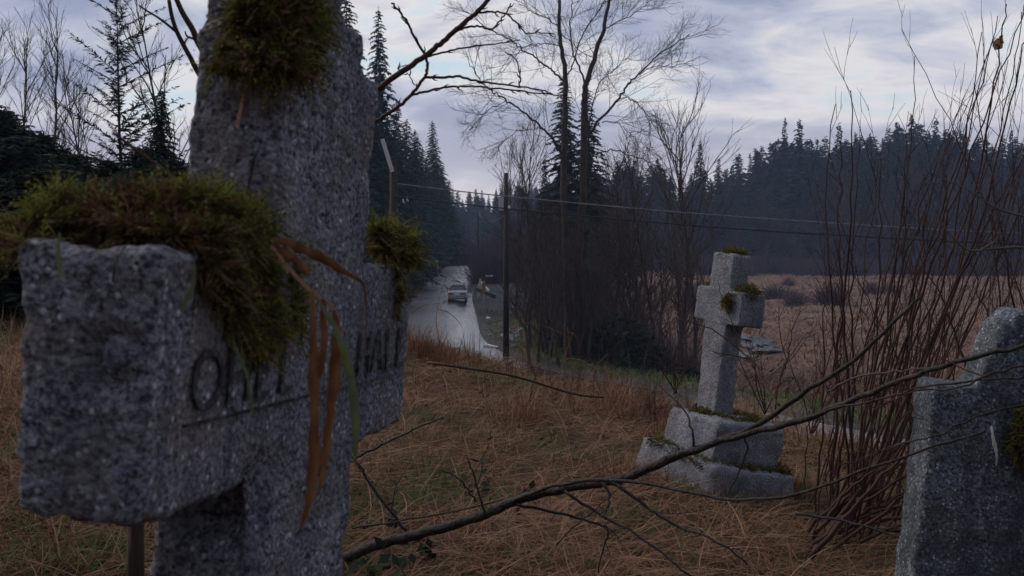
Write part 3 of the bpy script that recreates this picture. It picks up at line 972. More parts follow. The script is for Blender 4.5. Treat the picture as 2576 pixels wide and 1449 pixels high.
def NL(u, y, v):
    """local point on the near cross (from the arm centre) to world"""
    return MW[near.name] @ Vector((u, y, v + BASEV))


# carved lettering on the front of the arm
def letter(ch, u, v, size, mname='letter'):
    cu = bpy.data.curves.new('t', 'FONT'); cu.body = ch; cu.size = size; cu.extrude = 0.0012; cu.offset = -0.0004
    cu.align_x = 'CENTER'
    ob = bpy.data.objects.new('t', cu); COL.objects.link(ob)
    dg = bpy.context.evaluated_depsgraph_get()
    me = bpy.data.meshes.new_from_object(ob.evaluated_get(dg))
    bpy.data.objects.remove(ob)
    me.materials.clear(); me.materials.append(M['letters'])
    me.name = mname
    o = bpy.data.objects.new(mname, me); COL.objects.link(o)
    o.parent = near
    o.matrix_local = Matrix.Translation((u, -0.0045, v + BASEV)) @ Matrix.Rotation(R(90), 4, 'X')
    return o


for ch, u in (('O', -0.345), ('H', -0.262), ('E', -0.19), ('L', -0.115)):
    letter(ch, u, -0.035, 0.105)
for ch, u in (('H', 0.21), ('A', 0.28), ('L', 0.345), ('E', 0.41)):
    letter(ch, u, -0.035, 0.105)
# thin ruled line under the lettering
mb = MB()
mb.box((0.0, -0.0055, BASEV - 0.047), (0.80, 0.002, 0.0035))
mb.build('ruled_line', M['letters'], near, local=True)

mg, mbn, mc = MB(), MB(), MB()


def mossN(px, py, Y, rpx, n, green=0.6, hang=0.0, ln=0.021, flat=1.0):
    r = rpx / FPX * Y * 0.76
    moss(mg, mbn, mc, P(px, py, Y), (r, r * 0.8, r * flat), int(n * 0.85), ln * 0.62, green, hang, 0.0014)
    moss(mg, mbn, None, P(px, py, Y), (r, r * 0.8, r * flat), int(n * 0.16), ln * 1.8, green, hang, 0.0012)


# on the near arm: a long brown-green heap that spills over the front corner
for a in ((92, 570, 1.27, 40, 700, 0.55, 0.3), (60, 610, 1.24, 22, 300, 0.35, 0.9), (105, 625, 1.22, 18, 220, 0.2, 1.0), (150, 540, 1.31, 46, 900, 0.65), (210, 545, 1.32, 42, 700, 0.45),
          (275, 560, 1.28, 50, 1100, 0.12), (350, 545, 1.30, 58, 1300, 0.15), (330, 590, 1.24, 36, 700, 0.1, 0.3), (430, 545, 1.31, 62, 1500, 0.3), (500, 530, 1.34, 58, 1300, 0.7), (440, 605, 1.25, 45, 900, 0.1, 0.5),
          (560, 545, 1.40, 55, 1200, 0.85), (630, 585, 1.45, 50, 1100, 0.85), (520, 615, 1.29, 55, 1200, 0.3, 0.5), (600, 640, 1.38, 58, 1300, 0.45, 0.6), (690, 620, 1.53, 42, 800, 0.7, 0.6),
          (510, 680, 1.265, 38, 700, 0.12, 0.8), (560, 715, 1.31, 50, 1000, 0.25, 0.9), (640, 700, 1.42, 58, 1300, 0.75, 0.9), (705, 690, 1.52, 46, 900, 0.8, 0.9),
          (580, 780, 1.34, 38, 800, 0.35, 1.0), (650, 780, 1.44, 52, 1200, 0.8, 1.0), (715, 770, 1.53, 44, 900, 0.85, 1.0), (610, 830, 1.38, 34, 600, 0.6, 1.1), (675, 840, 1.47, 36, 700, 0.8, 1.1), (635, 885, 1.42, 24, 350, 0.7, 1.2), (740, 830, 1.57, 22, 260, 0.7, 1.2),
          # on the far arm
          (955, 585, 1.94, 18, 400, 0.9), (990, 595, 1.99, 26, 600, 0.75), (1020, 612, 2.06, 24, 500, 0.8), (968, 628, 1.94, 20, 400, 0.3, 0.5), (1008, 645, 2.02, 22, 450, 0.4, 0.6), (1036, 650, 2.08, 14, 200, 0.7, 0.6), (985, 690, 1.98, 13, 220, 0.15, 1.0), (1002, 740, 2.0, 11, 150, 0.35, 1.1), (988, 780, 1.99, 7, 60, 0.4, 1.1),
          # on the head of the shaft
          (615, 35, 1.45, 36, 600, 0.5), (670, 35, 1.46, 48, 1000, 0.25), (735, 30, 1.49, 50, 1100, 0.6), (785, 50, 1.55, 42, 900, 0.95), (772, 105, 1.52, 40, 800, 0.85, 0.4), (700, 100, 1.46, 48, 1100, 0.2, 0.5), (640, 95, 1.45, 34, 600, 0.2, 0.6),
          (715, 160, 1.445, 40, 800, 0.4, 0.9), (650, 155, 1.43, 32, 500, 0.35, 0.9), (770, 165, 1.52, 26, 350, 0.6, 1.0), (560, 120, 1.46, 10, 90, 0.8, 0.8), (545, 165, 1.46, 9, 60, 0.8, 1.0), (590, 175, 1.45, 12, 90, 0.6, 1.0)):
    mossN(*a)
stuff(mc.build('moss_bed', M['moss_core'], near))
stuff(mg.build('green_moss', M['moss_green'], near, smooth=False))
stuff(mbn.build('brown_moss', M['moss_brown'], near, smooth=False))

# crack down the shaft side, following the stone
from mathutils.bvhtree import BVHTree
bvh = BVHTree.FromPolygons([v.co for v in me.vertices], [tuple(p.vertices) for p in me.polygons])
mb = MB(); pts = []
for f in np.linspace(0, 1, 16):
    y_ = 0.030 + 0.022 * f + 0.004 * math.sin(f * 9); z_ = BASEV + 0.30 - 0.19 * f
    hit = bvh.ray_cast(Vector((-1.0, y_, z_)), Vector((1, 0, 0)))[0]
    if hit:
        pts.append(MW[near.name] @ (hit + Vector((-0.0003, 0, 0))))
mb.tube([tuple(q) for q in pts], 0.0024 * np.sin(np.linspace(0.25, 2.9, len(pts))) + 0.0004, 5)
mb.build('crack', M['letters'], near)

# dead leaf blades lodged in the moss, hanging down the front
lv = thing('dead_leaf_spray', 'orange dead leaf blades hanging from the moss on the near cross', 'dead leaves', P(680, 615, 1.38))


def blade(path, w, m, Ys, name='leaf_blade', nrm=(0.25, -1, 0.15), fold=0.25):
    mbx = MB()
    if isinstance(Ys, (int, float)):
        Ys = [Ys] * len(path)
    ribbon(mbx, [P(x, y, yy) for (x, y), yy in zip(path, Ys)], [q / FPX * 1.25 for q in w], nrm, fold)
    return mbx.build(name, m, lv)


blade([(672, 598), (740, 618), (800, 645), (860, 680), (908, 708), (918, 730), (922, 790), (918, 872)], [6, 13, 15, 10, 5, 3, 3, 1], M['leaf_orange'], [1.39, 1.40, 1.43, 1.45, 1.47, 1.47, 1.48, 1.48])
blade([(680, 615), (720, 640), (760, 668), (775, 685)], [6, 14, 12, 3], M['leaf_orange'], 1.40)
blade([(682, 620), (740, 690), (790, 738), (830, 768), (848, 788)], [5, 6, 5, 5, 3], M['straw'], [1.38, 1.38, 1.37, 1.37, 1.37], 'leaf_stalk')
blade([(783, 735), (788, 850), (790, 1000), (790, 1150), (780, 1250), (752, 1340)], [7, 10, 15, 16, 12, 1], M['leaf_orange'], 1.36)
blade([(812, 752), (815, 850), (806, 930), (790, 980)], [6, 11, 10, 2], M['leaf_orange'], 1.365)
blade([(842, 780), (848, 850), (838, 960), (828, 1060), (815, 1170), (800, 1250)], [7, 14, 16, 14, 10, 1], M['leaf_orange'], 1.37)
blade([(792, 745), (840, 820), (870, 900), (888, 1000), (893, 1090), (893, 1190)], [5, 8, 11, 12, 10, 1], M['blade_green'], 1.355)
blade([(566, 760), (578, 820), (590, 870), (620, 940), (632, 1020), (640, 1050)], [4, 5, 5, 4, 4, 1], M['blade_green'], 1.33)
blade([(490, 665), (485, 720), (462, 770), (440, 810)], [3, 6, 6, 1], M['blade_green'], 1.22)
blade([(612, 232), (606, 270), (598, 305), (594, 322)], [3, 5, 5, 2], M['straw'], 1.43)
blade([(150, 585), (146, 640), (150, 680), (165, 700)], [3, 5, 5, 1], M['blade_green'], 1.17)
# brown stalk poking out of the moss, and one pale leaf
mb = MB()
mb.tube(catmull([tuple(P(x, y, yy)) for x, y, yy in ((284, 334, 1.42), (333, 370, 1.41), (400, 420, 1.40), (483, 482, 1.38), (520, 520, 1.38))], 4), np.linspace(0.0022, 0.0032, 17), 6)
tag(mb.build('dead_stalk', M['twig_red']), 'thin red brown stalk poking up left from the moss heap', 'stalk')
mb = MB()
ribbon(mb, [P(255, 478, 1.30), P(280, 462, 1.29), P(305, 455, 1.29), P(332, 448, 1.30)], [0.004, 0.011, 0.012, 0.001], (0.1, -0.8, 0.6), 0.2)
tag(mb.build('green_leaf', M['bramble']), 'single pale green leaf resting on the moss heap', 'leaf')

# wooden stake under the near arm
mb = MB()
mb.tube([P(341, y, 1.95) for y in (1290, 1421, 1700, 2400, 2840)], [0.0145, 0.0152, 0.016, 0.017, 0.017], 10)
tag(mb.build('wooden_stake', M['stake']), 'dark rotten wooden stake standing under the near cross arm', 'stake')

# ------------------------------------------------------------------ second cross
b2 = P(1788, 1232, 7.15)
b2.z = gz(b2.x, b2.y) - 0.04
rot2 = Matrix.Rotation(R(7.0), 3, 'Y') @ Matrix.Rotation(R(-63), 3, 'Z')
mid = thing('grave_cross', 'pale grey stone cross leaning on a two-step plinth in the grass', 'cross', b2, rot2)
d2 = [(2.6, 0.03), (7, 0.012), (16, 0.007), (45, 0.0045)]
me = remesh_boxes([corners(-0.44, 0.40, -0.34, 0.34, -0.06, 0.285, 0.012, 0.012)], 0.014, 5, d2, 5)
o = mesh_part('lower_plinth', me, M['stone_mid'], mid)
TILT = (rot2.inverted() @ Matrix.Rotation(R(4.0), 3, 'Y') @ rot2).to_4x4()
o.matrix_local = TILT
me = remesh_boxes([corners(-0.275, 0.275, -0.275, 0.275, 0.2, 0.545, 0.012, 0.012)], 0.012, 5, d2, 6)
o = mesh_part('upper_plinth', me, M['stone_mid'], mid)
o.matrix_local = TILT
me = remesh_boxes([corners(-0.13, 0.08, -0.118, 0.026, 0.48, 1.60, -0.008, 0.0), corners(-0.255, 0.215, -0.122, 0.068, 1.15, 1.37)], 0.011, 4, [(5, 0.008), (16, 0.005), (48, 0.003)], 8)
mesh_part('shaft', me, M['stone_mid'], mid)
mg, mbn, mc = MB(), MB(), MB()


def moss2(x, y, z, rad, n, ln=0.045, green=0.6, hang=0.0):
    if z < 0.7:
        x, y, z = TILT @ Vector((x, y, z))
    moss(mg, mbn, mc, MW[mid.name] @ Vector((x, y, z)), rad, int(n * 0.7), ln * 0.75, green, hang, 0.0026)


moss2(-0.02, -0.045, 1.605, (0.07, 0.06, 0.022), 500, 0.05, 0.6)
moss2(-0.20, -0.03, 1.37, (0.05, 0.05, 0.02), 350, 0.045, 0.9)
moss2(0.15, -0.04, 1.37, (0.07, 0.07, 0.025), 600, 0.055, 0.6)
moss2(0.10, -0.13, 1.29, (0.035, 0.03, 0.05), 250, 0.05, 0.3, 1.0)
for k in range(15):
    a = k / 15 * 2 * math.pi
    moss2(0.17 * math.cos(a), 0.19 * math.sin(a), 0.545, (0.07, 0.07, 0.028), 300, 0.035, 0.4)
for k in range(22):
    a = k / 22 * 2 * math.pi
    moss2(max(-0.30, min(0.30, 0.42 * math.cos(a))), max(-0.30, min(0.30, 0.42 * math.sin(a))), 0.285, (0.065, 0.065, 0.026), 260, 0.033, 0.5)
stuff(mc.build('moss_bed', M['moss_core'], mid))
stuff(mg.build('green_moss', M['moss_green'], mid, smooth=False))
stuff(mbn.build('brown_moss', M['moss_brown'], mid, smooth=False))

# ------------------------------------------------------------------ dark headstone at the right
HY = 3.15
hl = P(2262, 1421, HY)
hb = Vector((hl.x + 0.425, HY, 0)); hb.z = gz(hb.x, hb.y) - 0.08
roth = Matrix.Rotation(R(6.5), 3, 'Y') @ Matrix.Rotation(R(-3), 3, 'Z')
head = thing('headstone', 'dark mossy shouldered headstone cut by the right frame edge', 'headstone', hb, roth)
hz0 = 0.0
ztop = P(2520, 800, HY).z - hb.z + 0.0
zsh = P(2350, 998, HY).z - hb.z
parts = [corners(-0.50, 0.50, -0.085, 0.085, 0.0, zsh), corners(-0.40, 0.40, -0.083, 0.083, zsh - 0.06, ztop - 0.03, 0.075, 0.0),
         corners(-0.335, 0.335, -0.081, 0.081, ztop - 0.08, ztop, 0.045, 0.0)]
me = remesh_boxes(parts, 0.011, 5, [(5, 0.008), (15, 0.006), (40, 0.0045)], 11)
mesh_part('slab', me, M['stone_dark'], head)
mb = MB()
pts = [P(2494, 1072, HY - 0.12), P(2500, 1110, HY - 0.118), P(2507, 1140, HY - 0.116), P(2506, 1172, HY - 0.114)]
mb.tube(catmull([tuple(q) for q in pts], 4), np.array([2, 4, 3, 5, 4, 6, 4, 5, 3, 4, 2, 2, 1]) * 0.001, 5)
mb.build('lichen_streak', M['lichen'], head)
mg, mbn, mc = MB(), MB(), MB()
moss(mg, mbn, mc, P(2575, 1110, HY - 0.10), (0.035, 0.02, 0.08), 700, 0.022, 0.5, 0.8, 0.0013)
moss(mg, mbn, mc, P(2590, 1060, HY - 0.10), (0.03, 0.02, 0.05), 400, 0.022, 0.7, 0.8, 0.0013)
stuff(mc.build('moss_bed', M['moss_core'], head))
stuff(mg.build('green_moss', M['moss_green'], head, smooth=False))
stuff(mbn.build('brown_moss', M['moss_brown'], head, smooth=False))


# ------------------------------------------------------------------ bare wood helpers
def wob_path(p0, d, length, nseg, wob, up=0.0):
    """list of points wandering from p0 along d"""
    p = np.array(p0, float); d = np.array(d, float); d /= np.linalg.norm(d)
    out = [p.copy()]
    st = length / nseg
    for i in range(nseg):
        d = d + rng.normal(0, wob, 3); d[2] += up
        d /= np.linalg.norm(d)
        p = p + d * st
        out.append(p.copy())
    return np.array(out)


def perp(d, ang):
    d = d / np.linalg.norm(d)
    a = np.cross(d, [0.3, 0.2, 0.93]); a /= np.linalg.norm(a) + 1e-9
    b = np.cross(d, a)
    return a * math.cos(ang) + b * math.sin(ang)


def sprout(mb, pts, r, n, ln, rr, depth, up=0.05, t0=0.25, sides=4, spread=0.9, wob=0.10, sub=4, decay=0.5):
    """side branches along pts, recursively"""
    m = len(pts) - 1
    for q in range(n):
        f = t0 + (1 - t0) * (q + rng.random()) / n
        i = min(int(f * m), m - 1); u = f * m - i
        p = pts[i] * (1 - u) + pts[i + 1] * u
        d = pts[i + 1] - pts[i]; d = d / (np.linalg.norm(d) + 1e-9)
        dd = d * (1.0 - 0.25 * rng.random()) + perp(d, rng.random() * 6.283) * spread * (0.6 + 0.6 * rng.random())
        L_ = ln * (0.55 + 0.7 * rng.random()) * (1.15 - 0.6 * f)
        pp = wob_path(p, dd, L_, 4 if depth else 3, wob, up)
        mb.tube(pp, np.linspace(rr, rr * 0.45, len(pp)), sides if depth else 3, cap=False)
        if depth:
            sprout(mb, pp, rr, sub, ln * decay, max(rr * 0.55, 0.6 * MINR[0]), depth - 1, up, 0.2, 3, spread, wob, sub, decay)


MINR = [0.008]


def pxpath(pts, Y, k=5):
    if not isinstance(Y, (list, tuple)):
        Y = [Y] * len(pts)
    return catmull([tuple(P(x, y, yy)) for (x, y), yy in zip(pts, Y)], k)


def zpath(pts, sc, ox, oy, Y):
    """points read off an enlargement of the photograph"""
    return [((ox + x / sc) * 0.67083, (oy + y / sc) * 0.67083) for x, y in pts]


# ------------------------------------------------------------------ fallen branch across the foreground
fb = thing('fallen_branch', 'long dark wet fallen branch slanting across the foreground grass', 'branch', P(865, 1405, 4.55))
MINR[0] = 0.002


def fbr(pts, Y, r0, r1, name='twig', n=7, m='branch_wet', tw=0, tl=0.25):
    mb = MB()
    pp = pxpath(pts, Y)
    pp[1:-1] += rng.normal(0, 0.0022, (len(pp) - 2, 3))
    mb.tube(pp, np.linspace(r0, r1, len(pp)), n)
    if tw:
        sprout(mb, pp, r1, tw, tl, max(r1 * 0.6, 0.002), 1, 0.03, 0.3, 4, 0.8, 0.12, 3)
    return mb.build(name, M[m], fb)


fbr([(835, 1425), (865, 1403), (960, 1366), (1050, 1345), (1200, 1301), (1290, 1262), (1430, 1226), (1560, 1205), (1680, 1156)], [4.6, 4.58, 4.5, 4.45, 4.3, 4.25, 4.1, 4.0, 3.9], 0.025, 0.016, 'bough', 10)
fbr([(1660, 1163), (1800, 1112), (1900, 1072), (2012, 996), (2148, 906), (2263, 796), (2320, 740)], [3.92, 3.8, 3.7, 3.55, 3.45, 3.4, 3.4], 0.013, 0.004, 'bough', 8)
fbr([(1680, 1152), (1850, 1100), (2012, 1057), (2195, 985), (2295, 948), (2380, 917), (2535, 880), (2640, 862)], [3.9, 3.75, 3.55, 3.3, 3.1, 2.95, 2.85, 2.8], 0.012, 0.0045, 'bough', 8)
fbr([(1290, 1262), (1340, 1240), (1430, 1215), (1560, 1210), (1700, 1230), (1830, 1255), (2000, 1245), (2180, 1180), (2330, 1130), (2480, 1085)], [4.22, 4.15, 4.0, 3.9, 3.75, 3.6, 3.4, 3.2, 3.0, 2.9], 0.008, 0.003)
fbr([(1035, 1345), (1000, 1310), (940, 1230), (915, 1190), (905, 1165)], 4.5, 0.007, 0.005, tw=3, tl=0.2)
fbr([(1220, 1297), (1205, 1240), (1190, 1190), (1175, 1150)], 4.25, 0.005, 0.003, tw=2, tl=0.15)
fbr([(1195, 1262), (1165, 1215), (1130, 1190), (1105, 1182)], 4.3, 0.005, 0.002)
fbr([(1300, 1270), (1400, 1290), (1480, 1310), (1530, 1330), (1520, 1370), (1505, 1440)], 4.2, 0.006, 0.003, tw=2, tl=0.25)
fbr([(1420, 1235), (1500, 1290), (1600, 1345), (1700, 1420), (1760, 1470)], [4.05, 4.0, 3.9, 3.8, 3.8], 0.006, 0.003)
fbr([(1530, 1210), (1580, 1240), (1650, 1290), (1710, 1325), (1800, 1360), (1880, 1420)], [3.95, 3.9, 3.85, 3.8, 3.7, 3.65], 0.007, 0.003, tw=2, tl=0.2)
fbr([(1500, 1205), (1530, 1235), (1528, 1270), (1518, 1300)], 3.95, 0.006, 0.004, m='twig_grey')
fbr([(900, 1150), (960, 1120), (1040, 1080), (1115, 1050)], 4.55, 0.006, 0.003)
fbr([(885, 1330), (1000, 1310), (1150, 1285), (1290, 1250), (1400, 1222)], 4.3, 0.004, 0.002)
fbr([(1400, 1370), (1450, 1320), (1500, 1280), (1560, 1225)], 4.1, 0.003, 0.002)
fbr([(1745, 1130), (1740, 1080), (1720, 1030), (1650, 960)], [3.85, 3.85, 3.9, 4.0], 0.005, 0.002)
fbr([(2012, 1057), (2100, 1030), (2230, 1000), (2330, 972), (2500, 955), (2600, 950)], [3.55, 3.4, 3.2, 3.0, 2.9, 2.85], 0.004, 0.0022)
fbr([(2080, 985), (2150, 950), (2250, 935), (2330, 925)], [3.5, 3.4, 3.3, 3.2], 0.004, 0.002, m='twig_grey')
fbr([(1960, 1020), (1920, 960), (1890, 905), (1790, 830), (1700, 800)], [3.65, 3.8, 3.9, 4.0, 4.1], 0.004, 0.0018, m='twig_red', tw=3, tl=0.22)
fbr([(1950, 1030), (1960, 960), (1985, 890), (1990, 830)], 3.7, 0.003, 0.0015, m='twig_red', tw=3, tl=0.2)
fbr([(1870, 1085), (1880, 1140), (1850, 1200), (1830, 1250)], 3.75, 0.004, 0.002)
fbr([(2000, 1290), (2120, 1310), (2240, 1345), (2310, 1370)], 3.6, 0.005, 0.002, m='twig_grey', tw=2, tl=0.2)

fbr([(2640, 905), (2500, 940), (2400, 975), (2300, 985), (2200, 1030)], [2.7, 2.75, 2.8, 2.9, 3.0], 0.003, 0.0014, m='twig_red', tw=3, tl=0.2)
fbr([(2640, 1010), (2480, 1040), (2350, 1095), (2250, 1120), (2150, 1165)], [2.7, 2.75, 2.8, 2.9, 3.0], 0.0032, 0.0014, m='branch_wet', tw=3, tl=0.2)

# pale crooked twig hanging in at the right edge
pt = thing('crooked_twig', 'pale crooked twig reaching in over the shrub at right edge', 'twig', P(2600, 625, 3.0))
for pts, r0, r1 in (([(2660, 640), (2576, 623), (2510, 625), (2440, 630), (2400, 600), (2360, 555)], 0.0042, 0.0018), ([(2470, 628), (2505, 605), (2512, 585)], 0.003, 0.0015), ([(2660, 560), (2560, 540), (2500, 520), (2440, 480), (2330, 430)], 0.0035, 0.0014)):
    mb = MB(); mb.tube(pxpath(pts, 3.0), np.linspace(r0, r1, 5 * (len(pts) - 1) + 1), 6)
    mb.build('twig', M['twig_grey'], pt)

# ------------------------------------------------------------------ overhanging branch behind the near cross
ob = thing('overhanging_branch', 'red brown bare branch arching up beside the near cross head', 'branch', P(900, 270, 3.1))


def obr(pts, r0, r1, Y=3.1, name='twig', tw=0, root=None, m='twig_red'):
    q = [((1400 + x / 1.61) * 0.67083, y / 1.61 * 0.67083) for x, y in pts]
    mb = MB(); pp = pxpath(q, Y)
    pp[1:-1] += rng.normal(0, 0.0012, (len(pp) - 2, 3))
    mb.tube(pp, np.linspace(r0, r1, len(pp)), 7)
    for k in range(max(2, len(pp) // 4)):      # buds
        j = rng.integers(1, len(pp) - 1)
        d = pp[j] - pp[j - 1]; d /= np.linalg.norm(d)
        e_ = perp(d, rng.random() * 6.28)
        mb.tube([pp[j], pp[j] + (d + e_) * 0.008, pp[j] + (d * 1.6 + e_) * 0.012], [0.0018, 0.002, 0.0004], 4)
    if tw:
        sprout(mb, pp, r1, tw, 0.2, 0.0012, 0, 0.02, 0.3, 3, 0.8, 0.1)
    return mb.build(name, M[m], root or ob)


obr([(-180, 690), (-60, 600), (40, 530), (180, 425), (310, 338), (400, 265), (490, 190), (560, 130), (630, 68), (720, -30)], 0.0095, 0.0062, name='bough')
obr([(-150, 850), (-40, 770), (40, 715), (140, 650), (225, 580), (270, 520), (312, 465), (322, 425), (316, 345), (240, 210), (215, 150), (160, 72), (110, 20)], 0.006, 0.003)
obr([(312, 465), (420, 466), (520, 465), (640, 492), (760, 508), (880, 525), (1000, 538), (1085, 572)], 0.0042, 0.0018, tw=3)
obr([(228, 576), (310, 555), (400, 532), (500, 522), (570, 520), (700, 530), (860, 545), (1000, 565), (1170, 576)], 0.0038, 0.0018, tw=3)
obr([(320, 342), (440, 312), (560, 286), (720, 266), (800, 258), (885, 238)], 0.0032, 0.0013)
obr([(490, 192), (560, 168), (640, 160), (712, 178), (760, 130), (795, 85), (830, 20)], 0.0036, 0.002, tw=1)
obr([(628, 74), (720, 72), (800, 82), (870, 140), (920, 197), (1010, 198), (1095, 206)], 0.0032, 0.0015, tw=2)
obr([(880, 525), (888, 465), (870, 375), (828, 328)], 0.0026, 0.0014)
obr([(252, 515), (225, 470), (190, 430)], 0.002, 0.001)
obr([(150, 420), (170, 400), (230, 385)], 0.002, 0.001)
# bare branch behind the left side of the near cross head
ob2 = thing('bare_branch', 'forked bare brown branch rising left of the near cross head', 'branch', P(500, 200, 2.6))
for pts, r0, r1 in (([(1620, 760), (1480, 520), (1440, 440), (1390, 350), (1340, 250), (1310, 170), (1290, 90), (1275, 0)], 0.0065, 0.0045),
                    ([(1640, 560), (1500, 330), (1455, 225), (1410, 150), (1370, 80), (1330, -10)], 0.008, 0.006),
                    ([(1335, 245), (1270, 190), (1190, 130), (1110, 82), (1050, 40)], 0.0035, 0.002),
                    ([(1450, 290), (1410, 270), (1395, 235)], 0.003, 0.0015),
                    ([(1390, 345), (1400, 310), (1430, 280), (1460, 300)], 0.0026, 0.0015)):
    q = [(x / 3.0, y / 3.0) for x, y in pts]
    mb = MB(); pp = pxpath(q, 2.6)
    mb.tube(pp, np.linspace(r0, r1, len(pp)), 7)
    mb.build('bough', M['twig_red'], ob2)

# ------------------------------------------------------------------ stems of the big shrub at right
sh = thing('bare_shrub', 'tall clump of bare red brown shrub stems behind the dark headstone', 'shrub', (2.0, 6.15, gz(2.0, 6.15)))
MINR[0] = 0.003


def stem(pts, Y, r0, r1, tw=3, tl=0.45):
    mb = MB(); pp = pxpath(pts, Y, 4)
    pp[1:-1] += rng.normal(0, 0.008, (len(pp) - 2, 3))
    mb.tube(pp, np.linspace(r0, r1, len(pp)), 6)
    if tw:
        sprout(mb, pp, r1, tw, tl, 0.0019, 1, 0.08, 0.3, 3, 0.45, 0.08, 2, 0.5)
    return mb.build('stem', M['twig_red'], sh)


for pts in ([(2145, 1330), (2125, 1100), (2105, 900), (2085, 640), (2078, 480), (2102, 262)],
            [(2150, 1350), (2140, 1050), (2122, 800), (2110, 640), (2112, 480), (2118, 330)],
            [(2160, 1300), (2190, 1000), (2212, 700), (2212, 520), (2211, 380)],
            [(2150, 1340), (2200, 1050), (2240, 760), (2262, 560), (2281, 372)],
            [(2080, 1370), (2160, 1120), (2240, 900), (2330, 640), (2400, 430), (2470, 200), (2510, 40)],
            [(2070, 1370), (2150, 1180), (2260, 900), (2370, 600), (2450, 380), (2540, 130), (2590, -20)],
            [(2130, 1370), (2230, 1050), (2340, 760), (2420, 560), (2500, 380), (2550, 180), (2570, 30)],
            [(2110, 1390), (2260, 1040), (2400, 740), (2480, 500), (2540, 260), (2576, 120), (2600, 20)],
            [(2120, 1380), (2300, 1000), (2440, 700), (2540, 480), (2600, 330)],
            [(2150, 1390), (2330, 1060), (2450, 800), (2530, 560), (2590, 380)],
            [(2160, 1380), (2270, 1050), (2350, 800), (2410, 560), (2440, 300), (2470, 80)],
            [(2180, 1380), (2300, 1000), (2380, 760), (2480, 560), (2560, 420)],
            [(2170, 1370), (2250, 1080), (2290, 860), (2320, 640), (2345, 470)]):
    stem(pts, [6.15 + 0.25 * rng.normal()] * len(pts), 0.0065 + 0.0035 * rng.random(), 0.0024, 3)
for k in range(64):
    u = (k + rng.random()) / 64
    xm = 2085 + 520 * u                                # where the stem passes half way up
    slope = 0.02 + 0.42 * min(1.0, u * 1.6) * (0.35 + 0.9 * rng.random()) + rng.normal(0, 0.10)
    if rng.random() < 0.12:
        slope = -0.15 - 0.25 * rng.random()
    Yk = 5.6 + 2.2 * rng.random()
    y0 = HOR + 1.86 / Yk * FPX; ty = 60 + 700 * rng.random() ** 1.2 + (160 if u < 0.25 else 0)
    bow = rng.normal(0, 34)
    pts = [(xm + slope * (800 - (y0 + (ty - y0) * f)) + bow * math.sin(math.pi * f) + rng.normal(0, 8), y0 + (ty - y0) * f) for f in (0, 0.2, 0.4, 0.6, 0.8, 1.0)]
    th = rng.random() ** 2.2
    stem(pts, [Yk] * 6, 0.0036 + 0.0095 * th, 0.0013 + 0.0018 * th, 5, 0.5)
stem([(2190, 1390), (2330, 980), (2430, 600), (2490, 260), (2520, 90), (2532, 10)], [6.1] * 6, 0.008, 0.003, 3)
for k in range(16):   # low stems sprawling to the right
    y0 = 1360 + 60 * rng.random(); x0 = 2000 + 80 * rng.random()
    a = 0.12 + 0.75 * rng.random(); ln = 260 + 240 * rng.random()
    pts = [(x0 + ln * f * math.cos(a), y0 - ln * f * math.sin(a) - 25 * math.sin(math.pi * f)) for f in (0, 0.33, 0.66, 1.0)]
    stem(pts, [5.9 + 0.25 * rng.normal()] * 4, 0.010 + 0.006 * rng.random(), 0.005, 1, 0.3)
# curled dead leaf left on one stem
mb = MB()
ribbon(mb, [P(2522, 88, 6.1), P(2516, 100, 6.1), P(2510, 112, 6.1), P(2500, 122, 6.1)], [0.004, 0.022, 0.028, 0.012], (0.3, -1, 0.2), 0.4)
mb.build('leaf', M['straw'], sh)

# thorny low saplings in front of the marsh
for i, (x, y, h, lab) in enumerate(((1925, 1010, 190, 'small bare sapling right behind the pale cross plinth'), (2040, 1060, 220, 'spindly bare sapling between pale cross and red shrub'), (1700, 960, 90, 'tiny bare twiggy sapling left of the pale cross'))):
    t = thing('bare_sapling', lab, 'sapling', P(x, y, 9.2 - 0.6 * i))
    MINR[0] = 0.003
    for k in range(5):
        mb = MB()
        a = rng.normal(0, 0.35)
        Yk = 9.0 - 0.6 * i + rng.normal(0, 0.15)
        pts = [(x + f * h * math.sin(a) + rng.normal(0, 4), y + 30 - f * h) for f in (0, 0.35, 0.7, 1.0)]
        pp = pxpath(pts, Yk, 4)
        mb.tube(pp, np.linspace(0.006, 0.002, len(pp)), 5)
        sprout(mb, pp, 0.002, 7, 0.28, 0.0022, 0, 0.08, 0.2, 3, 0.7, 0.1)
        mb.build('stem', M['twig_red'], t)

